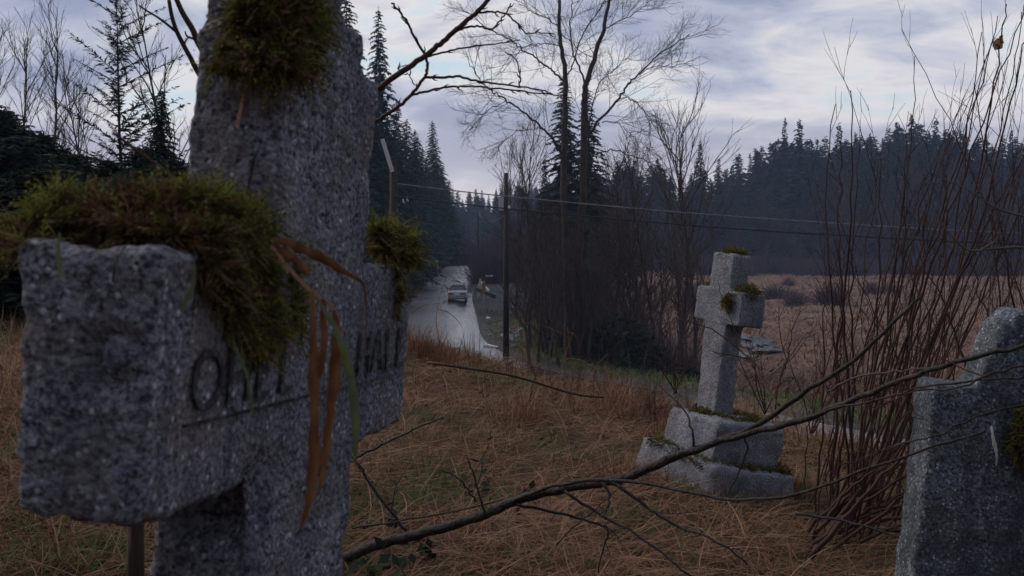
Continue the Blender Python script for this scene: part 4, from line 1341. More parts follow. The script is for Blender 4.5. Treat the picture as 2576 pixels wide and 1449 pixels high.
# ------------------------------------------------------------------ tall dead stalks standing on the brow
stalks = (
    ([(1112, 905), (1100, 830), (1098, 790), (1112, 725), (1128, 690)], 8.5, 0.006, 'leaf_orange', 'tall curved orange grass stalk in front of the road, beside the car'),
    ([(1315, 900), (1310, 850), (1304, 800), (1301, 752)], 9.0, 0.007, 'leaf_orange', 'upright orange grass stalk in front of the utility pole foot'),
    ([(1318, 985), (1322, 930), (1300, 900), (1268, 900)], 8.5, 0.006, 'straw', 'bent straw coloured stalk below the utility pole'),
    ([(1435, 985), (1440, 930), (1432, 860), (1428, 822)], 9.0, 0.007, 'leaf_orange', 'broken upright reed in front of the twin-trunk tree'),
    ([(1590, 975), (1583, 900), (1565, 830)], 9.0, 0.005, 'twig_grey', 'pale bent stalk left of the pale cross, nearer the trees'),
    ([(1628, 985), (1620, 920), (1630, 870), (1648, 780)], 8.5, 0.005, 'twig_grey', 'tall pale kinked stalk just left of the pale cross'),
    ([(1410, 960), (1420, 900), (1440, 840)], 9.0, 0.004, 'straw', 'short slanting straw stalk under the twin-trunk tree'),
    ([(1475, 975), (1500, 920), (1530, 890)], 9.5, 0.005, 'straw', 'straw stalk leaning right at the brow under the trees'),
    ([(1240, 870), (1228, 910), (1215, 960)], 9.0, 0.006, 'rust', 'rusty bracken stem leaning right in front of the wet road'),
    ([(1385, 1175), (1400, 1100), (1406, 1060), (1408, 1020)], 6.3, 0.003, 'straw', 'thin pale stalk standing alone in the middle of the grass'),
)
for pts, Y, r0, m, lab in stalks:
    mb = MB(); r0 *= 0.6
    pts = sorted(pts, key=lambda q: -q[1])
    base = (pts[0][0], pts[0][1] + 40)
    pp = pxpath([base] + list(pts), Y)
    mb.tube(pp, np.linspace(r0, r0 * 0.45, len(pp)), 5)
    for k in range(3):
        j = rng.integers(len(pp) // 3, len(pp) - 2)
        d = np.array([rng.normal(), 0.3 * rng.normal(), -0.6 + 0.6 * rng.random()])
        ribbon(mb, [pp[j], pp[j] + d * 0.07, pp[j] + d * 0.13 + np.array([0, 0, -0.04]), pp[j] + d * 0.17 + np.array([0, 0, -0.1])], [r0 * 0.5, r0 * 0.8, r0 * 0.6, 0.0004], (0.1, -1, 0.3), 0.3)
    tag(mb.build('dead_stalk', M[m]), lab, 'stalk')
# thin fallen stem lying along the brow
mb = MB()
pp = pxpath([(1075, 912), (1200, 930), (1300, 948), (1440, 990), (1520, 1000)], [8.6, 8.4, 8.3, 8.2, 8.2])
mb.tube(pp, np.linspace(0.012, 0.007, len(pp)), 6)
tag(mb.build('fallen_stick', M['twig_red']), 'thin dark fallen stem lying along the bracken brow', 'branch')
# bramble sprigs with dark leaves
for i, (x, y, Y, lab) in enumerate(((960, 1085, 4.7, 'dark green bramble sprig right of the near cross arm'), (920, 1185, 4.4, 'low bramble leaves beside the near cross shaft'), (1250, 1080, 6.0, 'lone tuft of broad green leaves in the middle of the grass'))):
    c = P(x, y, Y); c.z = gz(c.x, c.y) + 0.03
    t = thing('bramble_sprig', lab, 'bramble', c)
    mb = MB(); mb2 = MB()
    for k in range(6):
        pp = wob_path(c, (rng.normal(), rng.normal() * 0.6, 0.5 + 0.3 * rng.random()), 0.28, 4, 0.2, -0.1)
        mb2.tube(pp, np.linspace(0.002, 0.001, 5), 4)
        n = 6
        cc = pp[rng.integers(1, 5, n)]
        kites(mb, cc, rand_dirs(n, 0.1), 0.045 + 0.03 * rng.random(n), 0.016 + 0.008 * rng.random(n), rand_dirs(n, 1.5))
    stuff(mb.build('leaves', M['bramble'], t, smooth=False)); mb2.build('stems', M['twig_red'], t)


# ------------------------------------------------------------------ conifers
def conifer(name, label, cat, H, Rm, nb, ns, sl, sw, m, bare=0.06, droop=0.35, rise=0.1, power=0.85, rtrunk=None, irr=0.25, seed=0, hang=0.5, bark='bark_dark', boughs=True):
    """tapering trunk, whorled boughs and needle sprays; local coords, base at origin"""
    global rng
    keep = rng; rng = np.random.default_rng(1000 + seed)
    t = thing(name, label, cat)
    tr = MB()
    zz = np.linspace(-0.5, H, 9)
    px_ = np.cumsum(rng.normal(0, H * 0.004, (9, 2)), axis=0); px_ -= px_[0]
    rt = rtrunk or H * 0.011
    tp = np.column_stack([px_, zz])
    tr.tube(tp, rt * (1 - np.linspace(0, 0.93, 9)), 7)
    f = bare + (0.985 - bare) * (np.arange(nb) + rng.random(nb)) / nb
    f = f ** 0.9
    az = np.arange(nb) * 2.39996 + rng.normal(0, 0.3, nb)
    L_ = Rm * (1 - f) ** power * (1 - irr * rng.random(nb)) + 0.015 * H * rng.random(nb)
    L_ *= np.minimum(1.0, 0.55 + (f - bare) * 5)
    out = np.stack([np.cos(az), np.sin(az), np.zeros(nb)], -1)
    root = np.stack([np.interp(f * H, zz, tp[:, 0]), np.interp(f * H, zz, tp[:, 1]), f * H], -1)
    cr = MB()
    u = (np.arange(ns) + 0.5) / ns
    uu = np.clip(u[None, :] + rng.normal(0, 0.04, (nb, ns)), 0.04, 1.0)
    q = root[:, None, :] + out[:, None, :] * (L_[:, None] * uu)[..., None]
    q[..., 2] += L_[:, None] * (rise * uu - droop * uu ** 2)
    if boughs:
        for i in range(nb):
            k = np.linspace(0, 1, 4)
            pp = root[i][None] + out[i][None] * (L_[i] * k)[:, None]
            pp[:, 2] += L_[i] * (rise * k - droop * k ** 2)
            tr.tube(pp, np.linspace(max(0.012, 0.010 * L_[i] + 0.004), 0.006, 4), 3, cap=False)
    tang = out[:, None, :].repeat(ns, 1).copy()
    tang[..., 2] += rise - 2 * droop * uu
    side = np.stack([-np.sin(az), np.cos(az), np.zeros(nb)], -1)[:, None, :].repeat(ns, 1)
    for sg in (-1, 1):
        jit = rng.normal(0, 0.35, q.shape)
        d = tang * 0.8 + side * sg * (0.9 + 0.4 * rng.random((nb, ns)))[..., None] + jit
        d[..., 2] -= hang * rng.random((nb, ns))
        ln = sl * (0.6 + 0.8 * rng.random((nb, ns))) * np.minimum(1.0, 0.10 + 1.25 * (L_ / Rm))[:, None] * (1.15 - 0.5 * uu)
        upv = rng.normal(0, 0.5, q.shape); upv[..., 2] += 1
        kites(cr, q.reshape(-1, 3), d.reshape(-1, 3), ln.ravel(), sw * ln.ravel() / sl * (0.7 + 0.6 * rng.random(nb * ns)), upv.reshape(-1, 3))
    # tip leader
    n = 14
    cz_ = H * (0.955 + 0.045 * rng.random(n))
    kites(cr, np.column_stack([np.full(n, tp[-1, 0]), np.full(n, tp[-1, 1]), cz_]), rand_dirs(n, 0.6), np.full(n, sl * 0.35), np.full(n, sw * 0.35), rand_dirs(n, 0))
    tr.build('trunk', M[bark], t, local=True)
    stuff(cr.build('crown', M[m], t, smooth=False, local=True))
    rng = keep
    return t


def top_at(px, py_top, Y, gx=None):
    """ground point and height of a tree whose tip shows at px, py_top when it stands Y metres away"""
    tip = P(px, py_top, Y)
    z0 = gz(tip.x, Y)
    return Vector((tip.x, Y, z0)), tip.z - z0


# --- left of the road: row of big firs, from near (behind the cross head) to far
FH = 30.0
firs = [conifer('fir_tree', 'x', 'tree', FH, 5.6, 210, 26, 1.1, 0.20, 'needle_mid', bare=0.03, droop=0.42, rise=0.18, seed=s_, hang=0.8) for s_ in (1, 2, 3)]
used = [False] * 3


def put_fir(px, py, Y, k, lab, wide=1.0, group=None):
    loc, h = top_at(px, py, Y)
    s_ = h / FH
    sc = (s_ * wide, s_ * wide, s_)
    rz = rng.random() * 6.28
    if not used[k]:
        used[k] = True
        place(firs[k], loc, rz, sc); o = firs[k]
        o['label'] = lab
        if group: o['group'] = group
    else:
        o = dup(firs[k], loc, rz, sc, lab, group)
    return o


put_fir(962, 18, 105, 0, 'tallest dark fir with ragged spire beside the near cross head', 0.85)
put_fir(880, -20, 96, 1, 'dark fir partly hidden behind the near cross head', 1.1)
put_fir(1000, 250, 122, 2, 'dense dark fir just right of the near cross, behind the pale plank', 1.2)
put_fir(1038, 325, 150, 0, 'broad dark fir in the row left of the road, second from spire tree', 1.2)
put_fir(1092, 303, 188, 1, 'pointed fir at the right end of the row left of the road', 1.05)
put_fir(1062, 370, 165, 2, 'lower dark fir filling the row left of the road', 1.2)
put_fir(978, 330, 112, 1, 'dark fir behind the plank, deep in the row left of the road', 1.2)
put_fir(1122, 465, 215, 0, 'small far fir where the row meets the road crest', 1.3)
put_fir(1080, 440, 180, 2, 'mid-sized far fir overlapping the pointed fir', 1.3)
put_fir(1020, 430, 126, 0, 'short fir low in the row left of the road', 1.4)
put_fir(1058, 500, 152, 1, 'lowest fir near the left road edge', 1.5)
put_fir(1020, 300, 138, 1, 'full dark fir wedged between the plank fir and the broad fir', 1.5)
put_fir(1075, 395, 196, 2, 'full dark fir behind the pointed fir, left of the crest', 1.6)
put_fir(1128, 452, 236, 0, 'hazy fir overhanging the left side of the road crest', 1.8)
put_fir(1142, 520, 250, 1, 'lowest hazy fir overhanging the road crest', 2.0)
put_fir(1100, 400, 222, 2, 'tall hazy fir between the pointed fir and the crest', 1.8)
put_fir(1048, 345, 158, 1, 'second broad fir of the row, right behind the plank fir', 1.6)
put_fir(1010, 360, 118, 2, 'dark lower fir in front of the plank fir, near the road', 1.7)
put_fir(1035, 440, 140, 0, 'dark low fir hiding the foot of the broad fir', 1.8)
put_fir(940, 210, 92, 2, 'dark fir whose right side shows past the near cross shaft', 1.3)
put_fir(1110, 420, 205, 1, 'dark fir touching the right flank of the pointed fir', 1.5)
# conifer behind the twin-trunk tree
put_fir(1425, 190, 82, 1, 'dark fir standing right behind the twin-trunk bare tree', 1.15)
put_fir(1475, 215, 86, 2, 'second dark fir behind the twin-trunk bare tree, at its right', 1.15)
put_fir(1365, 395, 96, 0, 'thin ragged fir left of the twin-trunk bare tree', 0.9)

# --- left foreground: hemlocks beyond the near cross
LOOSE = conifer('hemlock_tree', 'loose young hemlock with rising boughs against the sky, left of near cross', 'tree', 12.0, 4.8, 74, 60, 0.42, 0.045, 'needle_near', bare=0.10, droop=0.05, rise=0.62, power=0.55, rtrunk=0.11, irr=0.8, seed=21, hang=0.5)
loc, h = top_at(318, -40, 24)
place(LOOSE, loc, 0.4, h / 12.0)
D1 = conifer('hemlock_tree', 'dense dark young hemlock close against the left side of near cross', 'tree', 9.0, 2.3, 250, 44, 0.36, 0.055, 'needle_near', bare=0.02, droop=0.40, rise=0.25, power=0.7, rtrunk=0.10, irr=0.35, seed=22, hang=0.9)
loc, h = top_at(400, 222, 21); place(D1, loc, 1.0, (h / 9.0 * 0.9, h / 9.0 * 0.9, h / 9.0))
D2 = conifer('hemlock_bush', 'dark low hemlock bush beside the bracken at the far left', 'bush', 4.0, 2.5, 260, 42, 0.34, 0.06, 'needle_near', bare=0.02, droop=0.25, rise=0.35, power=0.55, rtrunk=0.06, irr=0.65, seed=23, hang=0.8)
loc, h = top_at(150, 505, 14); place(D2, loc, 2.0, h / 4.0 * 1.0)
for px, py, Y, w, lab in ((-40, 250, 17, 1.5, 'dark drooping hemlock cut by the left frame edge'),
                          (95, 420, 16, 1.9, 'low bushy hemlock second from the left frame edge'),
                          (215, 455, 15, 1.9, 'low spreading hemlock under the loose young hemlock'),
                          (330, 430, 17, 1.9, 'low hemlock behind the moss heap of the near cross'),
                          (30, 480, 13, 2.0, 'lowest hemlock bush at the left frame edge'),
                          (15, 275, 24, 2.0, 'tall drooping hemlock behind the bush at the left frame edge'), (105, 335, 22, 2.1, 'bushy hemlock behind the low ones, left of the loose hemlock'), (185, 385, 23, 2.1, 'bushy hemlock just left of the loose hemlock trunk'), (270, 400, 21, 2.1, 'bushy hemlock at the foot of the loose hemlock'), (360, 370, 22, 2.0, 'bushy hemlock between loose hemlock and dense hemlock'),
                          (440, 400, 19, 1.6, 'small hemlock hugging the left edge of near cross shaft')):
    loc, h = top_at(px, py, Y)
    if h > 4.6:
        dup(D1, loc, rng.random() * 6.28, (h / 9.0 * w * 0.8, h / 9.0 * w * 0.8, h / 9.0), lab)
    else:
        wr = max(h / 4.0, 0.85)
        dup(D2, loc, rng.random() * 6.28, (wr, wr, h / 4.0), lab)


# ------------------------------------------------------------------ bare deciduous trees
def bare_tree(name, label, H, r, seed, nl=14, spread=0.55, t0=0.35, up=0.10, mat_='bark_alder', lean=0.02, ll=0.38, minr=0.012, depth=2, sub=5):
    global rng
    keep = rng; rng = np.random.default_rng(3000 + seed)
    MINR[0] = minr
    t = thing(name, label, 'tree')
    tr, tw = MB(), MB()
    tp = wob_path((0, 0, -0.4), (rng.normal(0, 0.05), rng.normal(0, 0.05), 1), H, 10, lean, 0.04)
    tr.tube(tp, r * (1 - np.linspace(0, 0.85, 11)), 7)
    sprout(tw, tp, r, nl, H * ll, max(r * 0.28, minr), depth, up, t0, 4, spread, 0.10, sub, 0.5)
    tr.build('trunk', M[mat_], t, local=True)
    stuff(tw.build('crown', M[mat_], t, local=True))
    rng = keep
    return t


# the big twin-trunk alder
AY = 57.0
ab = P(1445, 930, AY); ab.z = gz(ab.x, AY)
al = thing('bare_alder', 'tall twin-trunk bare tree reaching the top of the picture', 'tree', ab)
MINR[0] = 0.009


def limb(pts, r0, r1, name='limb', dy=None, n=8, tw=10, tl=2.6, sub=5):
    r0 *= 0.85 if name == 'trunk' else 0.66; r1 *= 0.66
    q = [((1400 + x / 1.61) * 0.67083, y / 1.61 * 0.67083) for x, y in pts] if name != 'trunk' else pts
    k = len(q)
    yy = [AY + (dy or 0) * (i / (k - 1)) for i in range(k)]
    pp = pxpath(q, yy)
    pp[1:-1] += rng.normal(0, 0.035, (len(pp) - 2, 3))
    mb = MB(); mb.tube(pp, np.linspace(r0, r1, len(pp)), n)
    o = mb.build(name, M['bark_alder'], al)
    if tw:
        m2 = MB(); sprout(m2, pp, r1, int(tw * 1.3), tl, 0.015, 2, 0.05, 0.12, 4, 0.75, 0.10, sub, 0.55)
        stuff(m2.build('twigs', M['bark_alder'], o, smooth=True)) if False else None
        TW.append(m2)
    return o


TW = []
limb([(1432, 955), (1428, 800), (1424, 640), (1419, 480), (1420, 300), (1421, 200), (1412, 110), (1406, 20), (1404, -90), (1398, -240)], 0.27, 0.07, 'trunk', 0, 9, 10, 2.4)
limb([(1462, 955), (1458, 800), (1458, 640), (1466, 480), (1470, 300), (1472, 240), (1477, 205), (1498, 137), (1518, 75), (1532, 0), (1545, -120), (1560, -240)], 0.29, 0.07, 'trunk', -1.0, 9, 10, 2.4)
limb([(1150, 940), (1095, 860), (1050, 800), (960, 720), (880, 655), (800, 600), (730, 560), (680, 520), (620, 440), (580, 390)], 0.10, 0.028, dy=-3, tw=13)
limb([(1155, 495), (1100, 440), (1050, 400), (970, 345), (900, 300), (830, 240), (700, 178), (600, 100), (520, 40)], 0.09, 0.028, dy=2.5, tw=13)
limb([(1305, 800), (1390, 700), (1480, 590), (1540, 510), (1600, 450), (1720, 330), (1820, 270), (1910, 205)], 0.11, 0.028, dy=-2.5, tw=14)
limb([(1350, 925), (1400, 912), (1450, 903), (1560, 940), (1640, 970), (1720, 1010), (1770, 1040)], 0.06, 0.022, dy=3, tw=10, tl=2.2)
limb([(1275, 500), (1250, 420), (1210, 330), (1193, 230), (1190, 150), (1196, 60), (1200, -60)], 0.085, 0.035, dy=2, tw=9)
limb([(1160, 470), (1200, 400), (1260, 220), (1320, 120), (1370, 50), (1400, -30)], 0.06, 0.025, dy=-2, tw=9)
limb([(1130, 270), (1060, 265), (980, 268), (920, 285), (860, 330), (800, 400)], 0.045, 0.018, dy=-2, tw=8, tl=2.0)
limb([(1128, 180), (1060, 120), (1000, 92), (940, 60), (900, 20)], 0.05, 0.02, dy=1, tw=8, tl=2.0)
limb([(1300, 760), (1330, 620), (1370, 490), (1440, 440), (1500, 370), (1560, 350)], 0.05, 0.02, dy=2, tw=9, tl=2.0)
limb([(1480, 592), (1560, 600), (1610, 640), (1660, 720), (1700, 760)], 0.035, 0.016, dy=-3, tw=8, tl=2.0)
limb([(1600, 452), (1700, 400), (1800, 400), (1900, 380)], 0.035, 0.016, dy=-3, tw=7, tl=2.0)
limb([(1380, 740), (1450, 735), (1510, 770), (1580, 830), (1650, 860)], 0.04, 0.016, dy=-2, tw=8, tl=2.0)
limb([(1010, 780), (930, 780), (850, 800), (790, 850), (740, 900)], 0.035, 0.016, dy=-3, tw=8, tl=2.0)
limb([(800, 610), (700, 660), (640, 720), (580, 780)], 0.03, 0.014, dy=-3, tw=7, tl=1.8)
limb([(1390, 190), (1440, 150), (1520, 110), (1600, 60), (1660, 10)], 0.05, 0.02, dy=-1, tw=8, tl=2.2)
limb([(1140, 210), (1200, 260), (1280, 330), (1340, 350)], 0.04, 0.02, dy=1, tw=6, tl=1.6)
tw_all = MB()
for m2 in TW:
    off = tw_all.n
    for v in m2.v:
        tw_all.v.append(v)
    for F, mi in m2.f:
        tw_all.f.append((F + off, mi))
    tw_all.n += m2.n
stuff(tw_all.build('twigs', M['bark_alder'], al))

# slender bare trees of the roadside thicket
protos = [bare_tree('slender_bare_tree', 'x', 11.0, 0.10, s_, 20, 0.42, 0.12, 0.12, 'bark_alder', 0.03, 0.36, 0.014, 2, 4) for s_ in (1, 2, 3)]
pu = [False] * 3


def put_bare(px, py, Y, k, lab, group=None, wide=1.0, ang=None):
    loc, h = top_at(px, py, Y)
    s_ = h / 11.0
    sc = (s_ * wide, s_ * wide, s_)
    rz = rng.random() * 6.28
    if not pu[k]:
        pu[k] = True
        place(protos[k], loc, rz, sc); o = protos[k]; o['label'] = lab
        if group: o['group'] = group
        return o
    return dup(protos[k], loc, rz, sc, lab, group)


for i, (px, py, Y, lab) in enumerate((
        (1300, 385, 84, 'wispy bare tree just right of the utility pole top'),
        (1335, 360, 88, 'pale multi-stem bare tree between utility pole and twin-trunk tree'),
        (1275, 400, 110, 'thin bare tree behind the utility pole top'),
        (1535, 420, 60, 'dark straight bare tree right of the twin-trunk tree'),
        (1590, 470, 62, 'bare tree with spreading twigs between twin-trunk tree and pale cross'),
        (1655, 440, 60, 'bare tree leaning right, left of the pale cross'),
        (1700, 330, 63, 'tall fine-twigged bare tree left above the pale cross'),
        (1745, 400, 66, 'outermost bare tree of the thicket beside the pale cross'),
        (1480, 500, 56, 'short bare tree in front of the twin-trunk tree'),
        (1385, 520, 58, 'short bare tree left of the twin trunks'))):
    put_bare(px, py, Y, i % 3, lab, None, 1.15)
for k in range(26):
    px = 1310 + 460 * rng.random(); py = 540 + 200 * rng.random()
    put_bare(px, py, 54 + 16 * rng.random(), k % 3, 'thin dark sapling lost in the thicket behind the road', 'saplings of the roadside thicket', 1.9)
# bare trees in the left background
for i, (px, py, Y, lab) in enumerate(((45, 115, 34, 'bare tree with forked crown at the far left'), (120, 95, 38, 'twiggy bare tree second from the left edge'), (455, 40, 30, 'thin bare birch-like tree against the left edge of near cross'), (180, 230, 36, 'low bare tree behind the loose young hemlock'), (-20, 160, 33, 'bare tree half cut by the left frame edge'), (235, 200, 40, 'faint bare tree left of the loose young hemlock trunk'))):
    put_bare(px, py, Y, i % 3, lab, None, 1.25)

# dark bramble undergrowth below the thicket
ug = MB()
n = 13000
px = 1300 + 500 * rng.random(n)
Yq = 53 + 14 * rng.random(n)
Xq = (px - 1288) / FPX * Yq
hmax = 0.9 + 1.6 * (0.5 + 0.5 * np.sin(px * 0.021)) * np.clip((px - 1290) / 90, 0.15, 1)
zq = ground(Xq, Yq) + hmax * rng.random(n) ** 1.3
dq = edge_dist(Xq, Yq)
k = dq > 3.2
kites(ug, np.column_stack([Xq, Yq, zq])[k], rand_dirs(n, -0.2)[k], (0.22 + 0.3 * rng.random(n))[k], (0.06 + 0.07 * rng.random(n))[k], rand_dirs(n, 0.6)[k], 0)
n = 2600
px = 1300 + 500 * rng.random(n); Yq = 54 + 14 * rng.random(n); Xq = (px - 1288) / FPX * Yq
kk = edge_dist(Xq, Yq) > 3.2
base = np.column_stack([Xq, Yq, ground(Xq, Yq)])[kk]
n = len(base)
blades(ug, base, rng.random(n) * 6.3, 1.15 + 0.35 * rng.random(n), 1.5 + 3.5 * rng.random(n), 0.25 * rng.random(n), 0.012 + 0.014 * rng.random(n), 4, 1)
o = stuff(ug.build('undergrowth', [M['shaded_leaf'], M['brush']], smooth=False))
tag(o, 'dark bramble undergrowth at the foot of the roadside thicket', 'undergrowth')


# ------------------------------------------------------------------ scrub bushes
def bush(name, label, Hb, seed, n=420, m='brush', minr=0.03):
    global rng
    keep = rng; rng = np.random.default_rng(5000 + seed)
    t = thing(name, label, 'bush')
    mb = MB()
    for k in range(n):
        a = rng.random() * 6.283; e_ = 0.25 + 1.2 * rng.random()
        d = (math.cos(a) * math.cos(e_), math.sin(a) * math.cos(e_), math.sin(e_))
        p0 = np.array([rng.normal(0, 0.35), rng.normal(0, 0.35), -0.1]) * Hb * 0.6
        pp = wob_path(p0, d, Hb * (0.5 + 0.6 * rng.random()), 4, 0.22, 0.03)
        mb.tube(pp, np.linspace(minr, minr * 0.5, 5), 3, cap=False)
    stuff(mb.build('branches', M[m], t, local=True))
    mb = MB()
    for k in range(6):
        mb.tube(wob_path((rng.normal(0, 0.1), rng.normal(0, 0.1), -0.2), (rng.normal(0, 0.4), rng.normal(0, 0.4), 1), Hb * 0.6, 4, 0.1), np.linspace(0.06, 0.03, 5), 5)
    mb.build('stems', M['bark_dark'], t, local=True)
    rng = keep
    return t


bp = bush('scrub_bush', 'rounded dark scrub bush alone in the marsh meadow', 3.0, 1)
bp2 = bush('scrub_bush', 'x', 3.0, 2, 300)


def marsh_pt(px, py):
    Y = (CZ - MARSH_Z) * FPX / (py - HOR)
    q = P(px, py, Y)
    return Vector((q.x, q.y, MARSH_Z))


q = marsh_pt(2085, 765); place(bp, q, 0.5, (1.25, 1.0, 1.15))
q = marsh_pt(1950, 752); place(bp2, q, 0.5, (1.4, 1.0, 0.9)); bp2['label'] = 'low scrub bush in the meadow just right of the pale cross'
for px, py, s_, lab in ((2000, 768, 0.85, 'small scrub bush between the two larger meadow bushes'), (2190, 738, 0.75, 'small scrub bush right of the rounded meadow bush'), (1985, 718, 0.6, 'small far scrub bush near the meadow back edge'), (2240, 735, 0.6, 'farther right small scrub bush behind the red stems'), (1790, 790, 1.3, 'scrub bush at the left end of the meadow, behind pale cross'), (1745, 775, 1.4, 'scrub bush where thicket meets the meadow')):
    dup(bp2, marsh_pt(px, py), rng.random() * 6, s_, lab)
for k in range(70):
    px = 1720 + 900 * (k + rng.random()) / 70
    Y = 226 + 22 * rng.random() if k % 2 else 236 + 12 * rng.random()
    X = (px - 1288) / FPX * Y
    dup(bp2 if k % 3 else bp, (X, Y, max(gz(X, Y), MARSH_Z) - 0.3), rng.random() * 6, (1.9 + rng.random(), 1.6, 1.1 + 0.6 * rng.random()), 'purple brown scrub bush in the hedge at the back of the meadow', 'scrub along the back of the meadow')

# ------------------------------------------------------------------ far forest
FF = 32.0
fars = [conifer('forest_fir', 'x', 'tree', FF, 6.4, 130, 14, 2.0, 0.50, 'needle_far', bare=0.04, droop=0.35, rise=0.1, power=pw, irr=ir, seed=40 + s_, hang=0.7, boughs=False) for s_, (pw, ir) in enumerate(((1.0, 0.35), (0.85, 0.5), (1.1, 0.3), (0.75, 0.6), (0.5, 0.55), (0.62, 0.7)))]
fu = [False] * 6


def put_far(px, py, Y, k, lab, group=None, wide=1.0):
    loc, h = top_at(px, py, Y)
    s_ = h / FF
    sc = (s_ * wide, s_ * wide, s_)
    rz = rng.random() * 6.28
    if not fu[k]:
        fu[k] = True
        place(fars[k], loc, rz, sc); o = fars[k]; o['label'] = lab
        if group: o['group'] = group
        return o
    return dup(fars[k], loc, rz, sc, lab, group)


env = [(1130, 480), (1180, 476), (1200, 466), (1225, 480), (1250, 450), (1300, 452), (1350, 450), (1420, 440), (1520, 440), (1560, 405), (1590, 398), (1620, 420), (1650, 405), (1690, 432), (1740, 425), (1790, 440), (1830, 420), (1860, 395), (1900, 385), (1940, 360), (1990, 345), (2040, 350), (2080, 345), (2130, 345), (2200, 340), (2260, 318), (2330, 318), (2400, 330), (2470, 350), (2576, 345), (2700, 330)]
ex = [q[0] for q in env]; ey = [q[1] for q in env]
special = ((1766, 357, 'lone slim fir tip sticking up left of the forest rise'), (1810, 400, 'small pointed fir tip left of the twin tall firs'), (1978, 300, 'left one of the two tall firs on the forest skyline'), (2012, 302, 'right one of the two tall firs on the forest skyline'), (2117, 310, 'tall fir tip above the meadow, right of the twin firs'), (2150, 335, 'rounded fir tip beside the tall tip above the meadow'), (2255, 308, 'pointed fir tip on the right forest skyline'), (2290, 290, 'highest slim fir tip on the right forest skyline'), (2350, 298, 'bushy fir tip on the right forest skyline behind red stems'), (1585, 398, 'fir tip showing right of the twin-trunk tree'), (1655, 400, 'fir tip showing between bare trees left of pale cross'), (1900, 380, 'broad fir tip left of the forest rise'), (2540, 330, 'fir tip at the right frame edge'))
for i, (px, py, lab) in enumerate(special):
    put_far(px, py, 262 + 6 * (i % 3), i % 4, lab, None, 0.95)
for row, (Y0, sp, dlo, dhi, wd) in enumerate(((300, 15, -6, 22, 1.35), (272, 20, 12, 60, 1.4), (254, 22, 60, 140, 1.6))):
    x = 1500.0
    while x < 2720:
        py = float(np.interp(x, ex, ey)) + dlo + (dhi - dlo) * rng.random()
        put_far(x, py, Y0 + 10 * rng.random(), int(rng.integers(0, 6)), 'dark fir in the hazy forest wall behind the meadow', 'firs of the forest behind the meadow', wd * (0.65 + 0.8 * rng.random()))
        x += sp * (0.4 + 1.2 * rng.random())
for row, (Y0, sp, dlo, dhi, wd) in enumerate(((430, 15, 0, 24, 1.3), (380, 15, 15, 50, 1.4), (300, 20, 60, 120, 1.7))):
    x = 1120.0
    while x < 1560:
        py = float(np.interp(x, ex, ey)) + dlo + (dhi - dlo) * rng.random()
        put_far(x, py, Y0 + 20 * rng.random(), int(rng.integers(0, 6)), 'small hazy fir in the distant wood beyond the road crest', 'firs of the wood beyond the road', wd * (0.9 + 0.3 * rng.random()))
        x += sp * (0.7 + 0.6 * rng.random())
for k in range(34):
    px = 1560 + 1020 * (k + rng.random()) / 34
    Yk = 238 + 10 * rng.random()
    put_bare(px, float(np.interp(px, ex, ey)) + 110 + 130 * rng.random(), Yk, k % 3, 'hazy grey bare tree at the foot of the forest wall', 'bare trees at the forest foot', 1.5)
# scrub beyond the crest, either side of the road
for k in range(26):
    px = 1085 + 240 * (k + rng.random()) / 26; Y = 196 + 40 * rng.random()
    X = (px - 1288) / FPX * Y
    dup(bp2 if k % 2 else bp, (X, Y, gz(X, Y) - 0.2), rng.random() * 6, (1.5, 1.4, 1.6 + 1.6 * rng.random()), 'brown scrub bush just beyond the road crest', 'scrub beyond the road crest')
for k in range(22):
    px = 1215 + 110 * rng.random(); Y = 128 + 50 * rng.random()
    X = (px - 1288) / FPX * Y
    dup(bp2 if k % 2 else bp, (X, Y, gz(X, Y) - 0.2), rng.random() * 6, (1.2, 1.2, 1.0 + 1.4 * rng.random()), 'brown scrub bush behind the gravel pull-out', 'scrub behind the pull-out')

# ------------------------------------------------------------------ utility poles and lines
def pole(name, lab, px, ptop, Y, r0, r1):
    loc, h = top_at(px, ptop, Y)
    t = thing(name, lab, 'utility pole', loc)
    mb = MB(); mb.tube([(0, 0, -0.5), (0, 0, h * 0.5), (0.0, 0, h)], [r0, (r0 + r1) / 2, r1], 12)
    mb.build('post', M['pole_wood'], t, local=True)
    return t, h


pm, h = pole('utility_pole', 'dark wooden utility pole standing beside the wet road bend', 1273, 435, 58, 0.17, 0.105)
zb = P(1273, 512, 58).z - MW[pm.name].translation.z
mb = MB(); mb.box((-0.26, 0, zb), (0.28, 0.26, 0.62)); mb.box((-0.26, 0, zb + 0.33), (0.32, 0.30, 0.05)); mb.box((-0.26, 0, zb - 0.33), (0.2, 0.2, 0.06))
mb.build('transformer_box', M['box_grey'], pm, smooth=False, local=True)
mb = MB(); mb.tube([(0.16, -0.1, zb - 0.3), (0.16, -0.1, zb - 0.2), (0.16, -0.1, zb - 0.1)], [0.05, 0.07, 0.04], 8)
mb.build('insulator', M['porcelain'], pm, local=True)
pf, hf = pole('utility_pole', 'thin far utility pole at the road crest', 1203, 530, 172, 0.15, 0.11)
pl, hl_ = pole('utility_pole', 'old utility pole right of the near cross with pale brace', 990, 405, 40, 0.16, 0.135)
mb = MB()
a, b_ = P(962, 350, 39.75), P(987, 432, 39.75)
ax = (b_ - a).normalized()
mb.box((a + b_) / 2, (0.14, 0.05, (b_ - a).length), Vector((0, 0, 1)).rotation_difference(ax).to_matrix())
mb.build('brace', M['wood_pale'], pl, smooth=False)
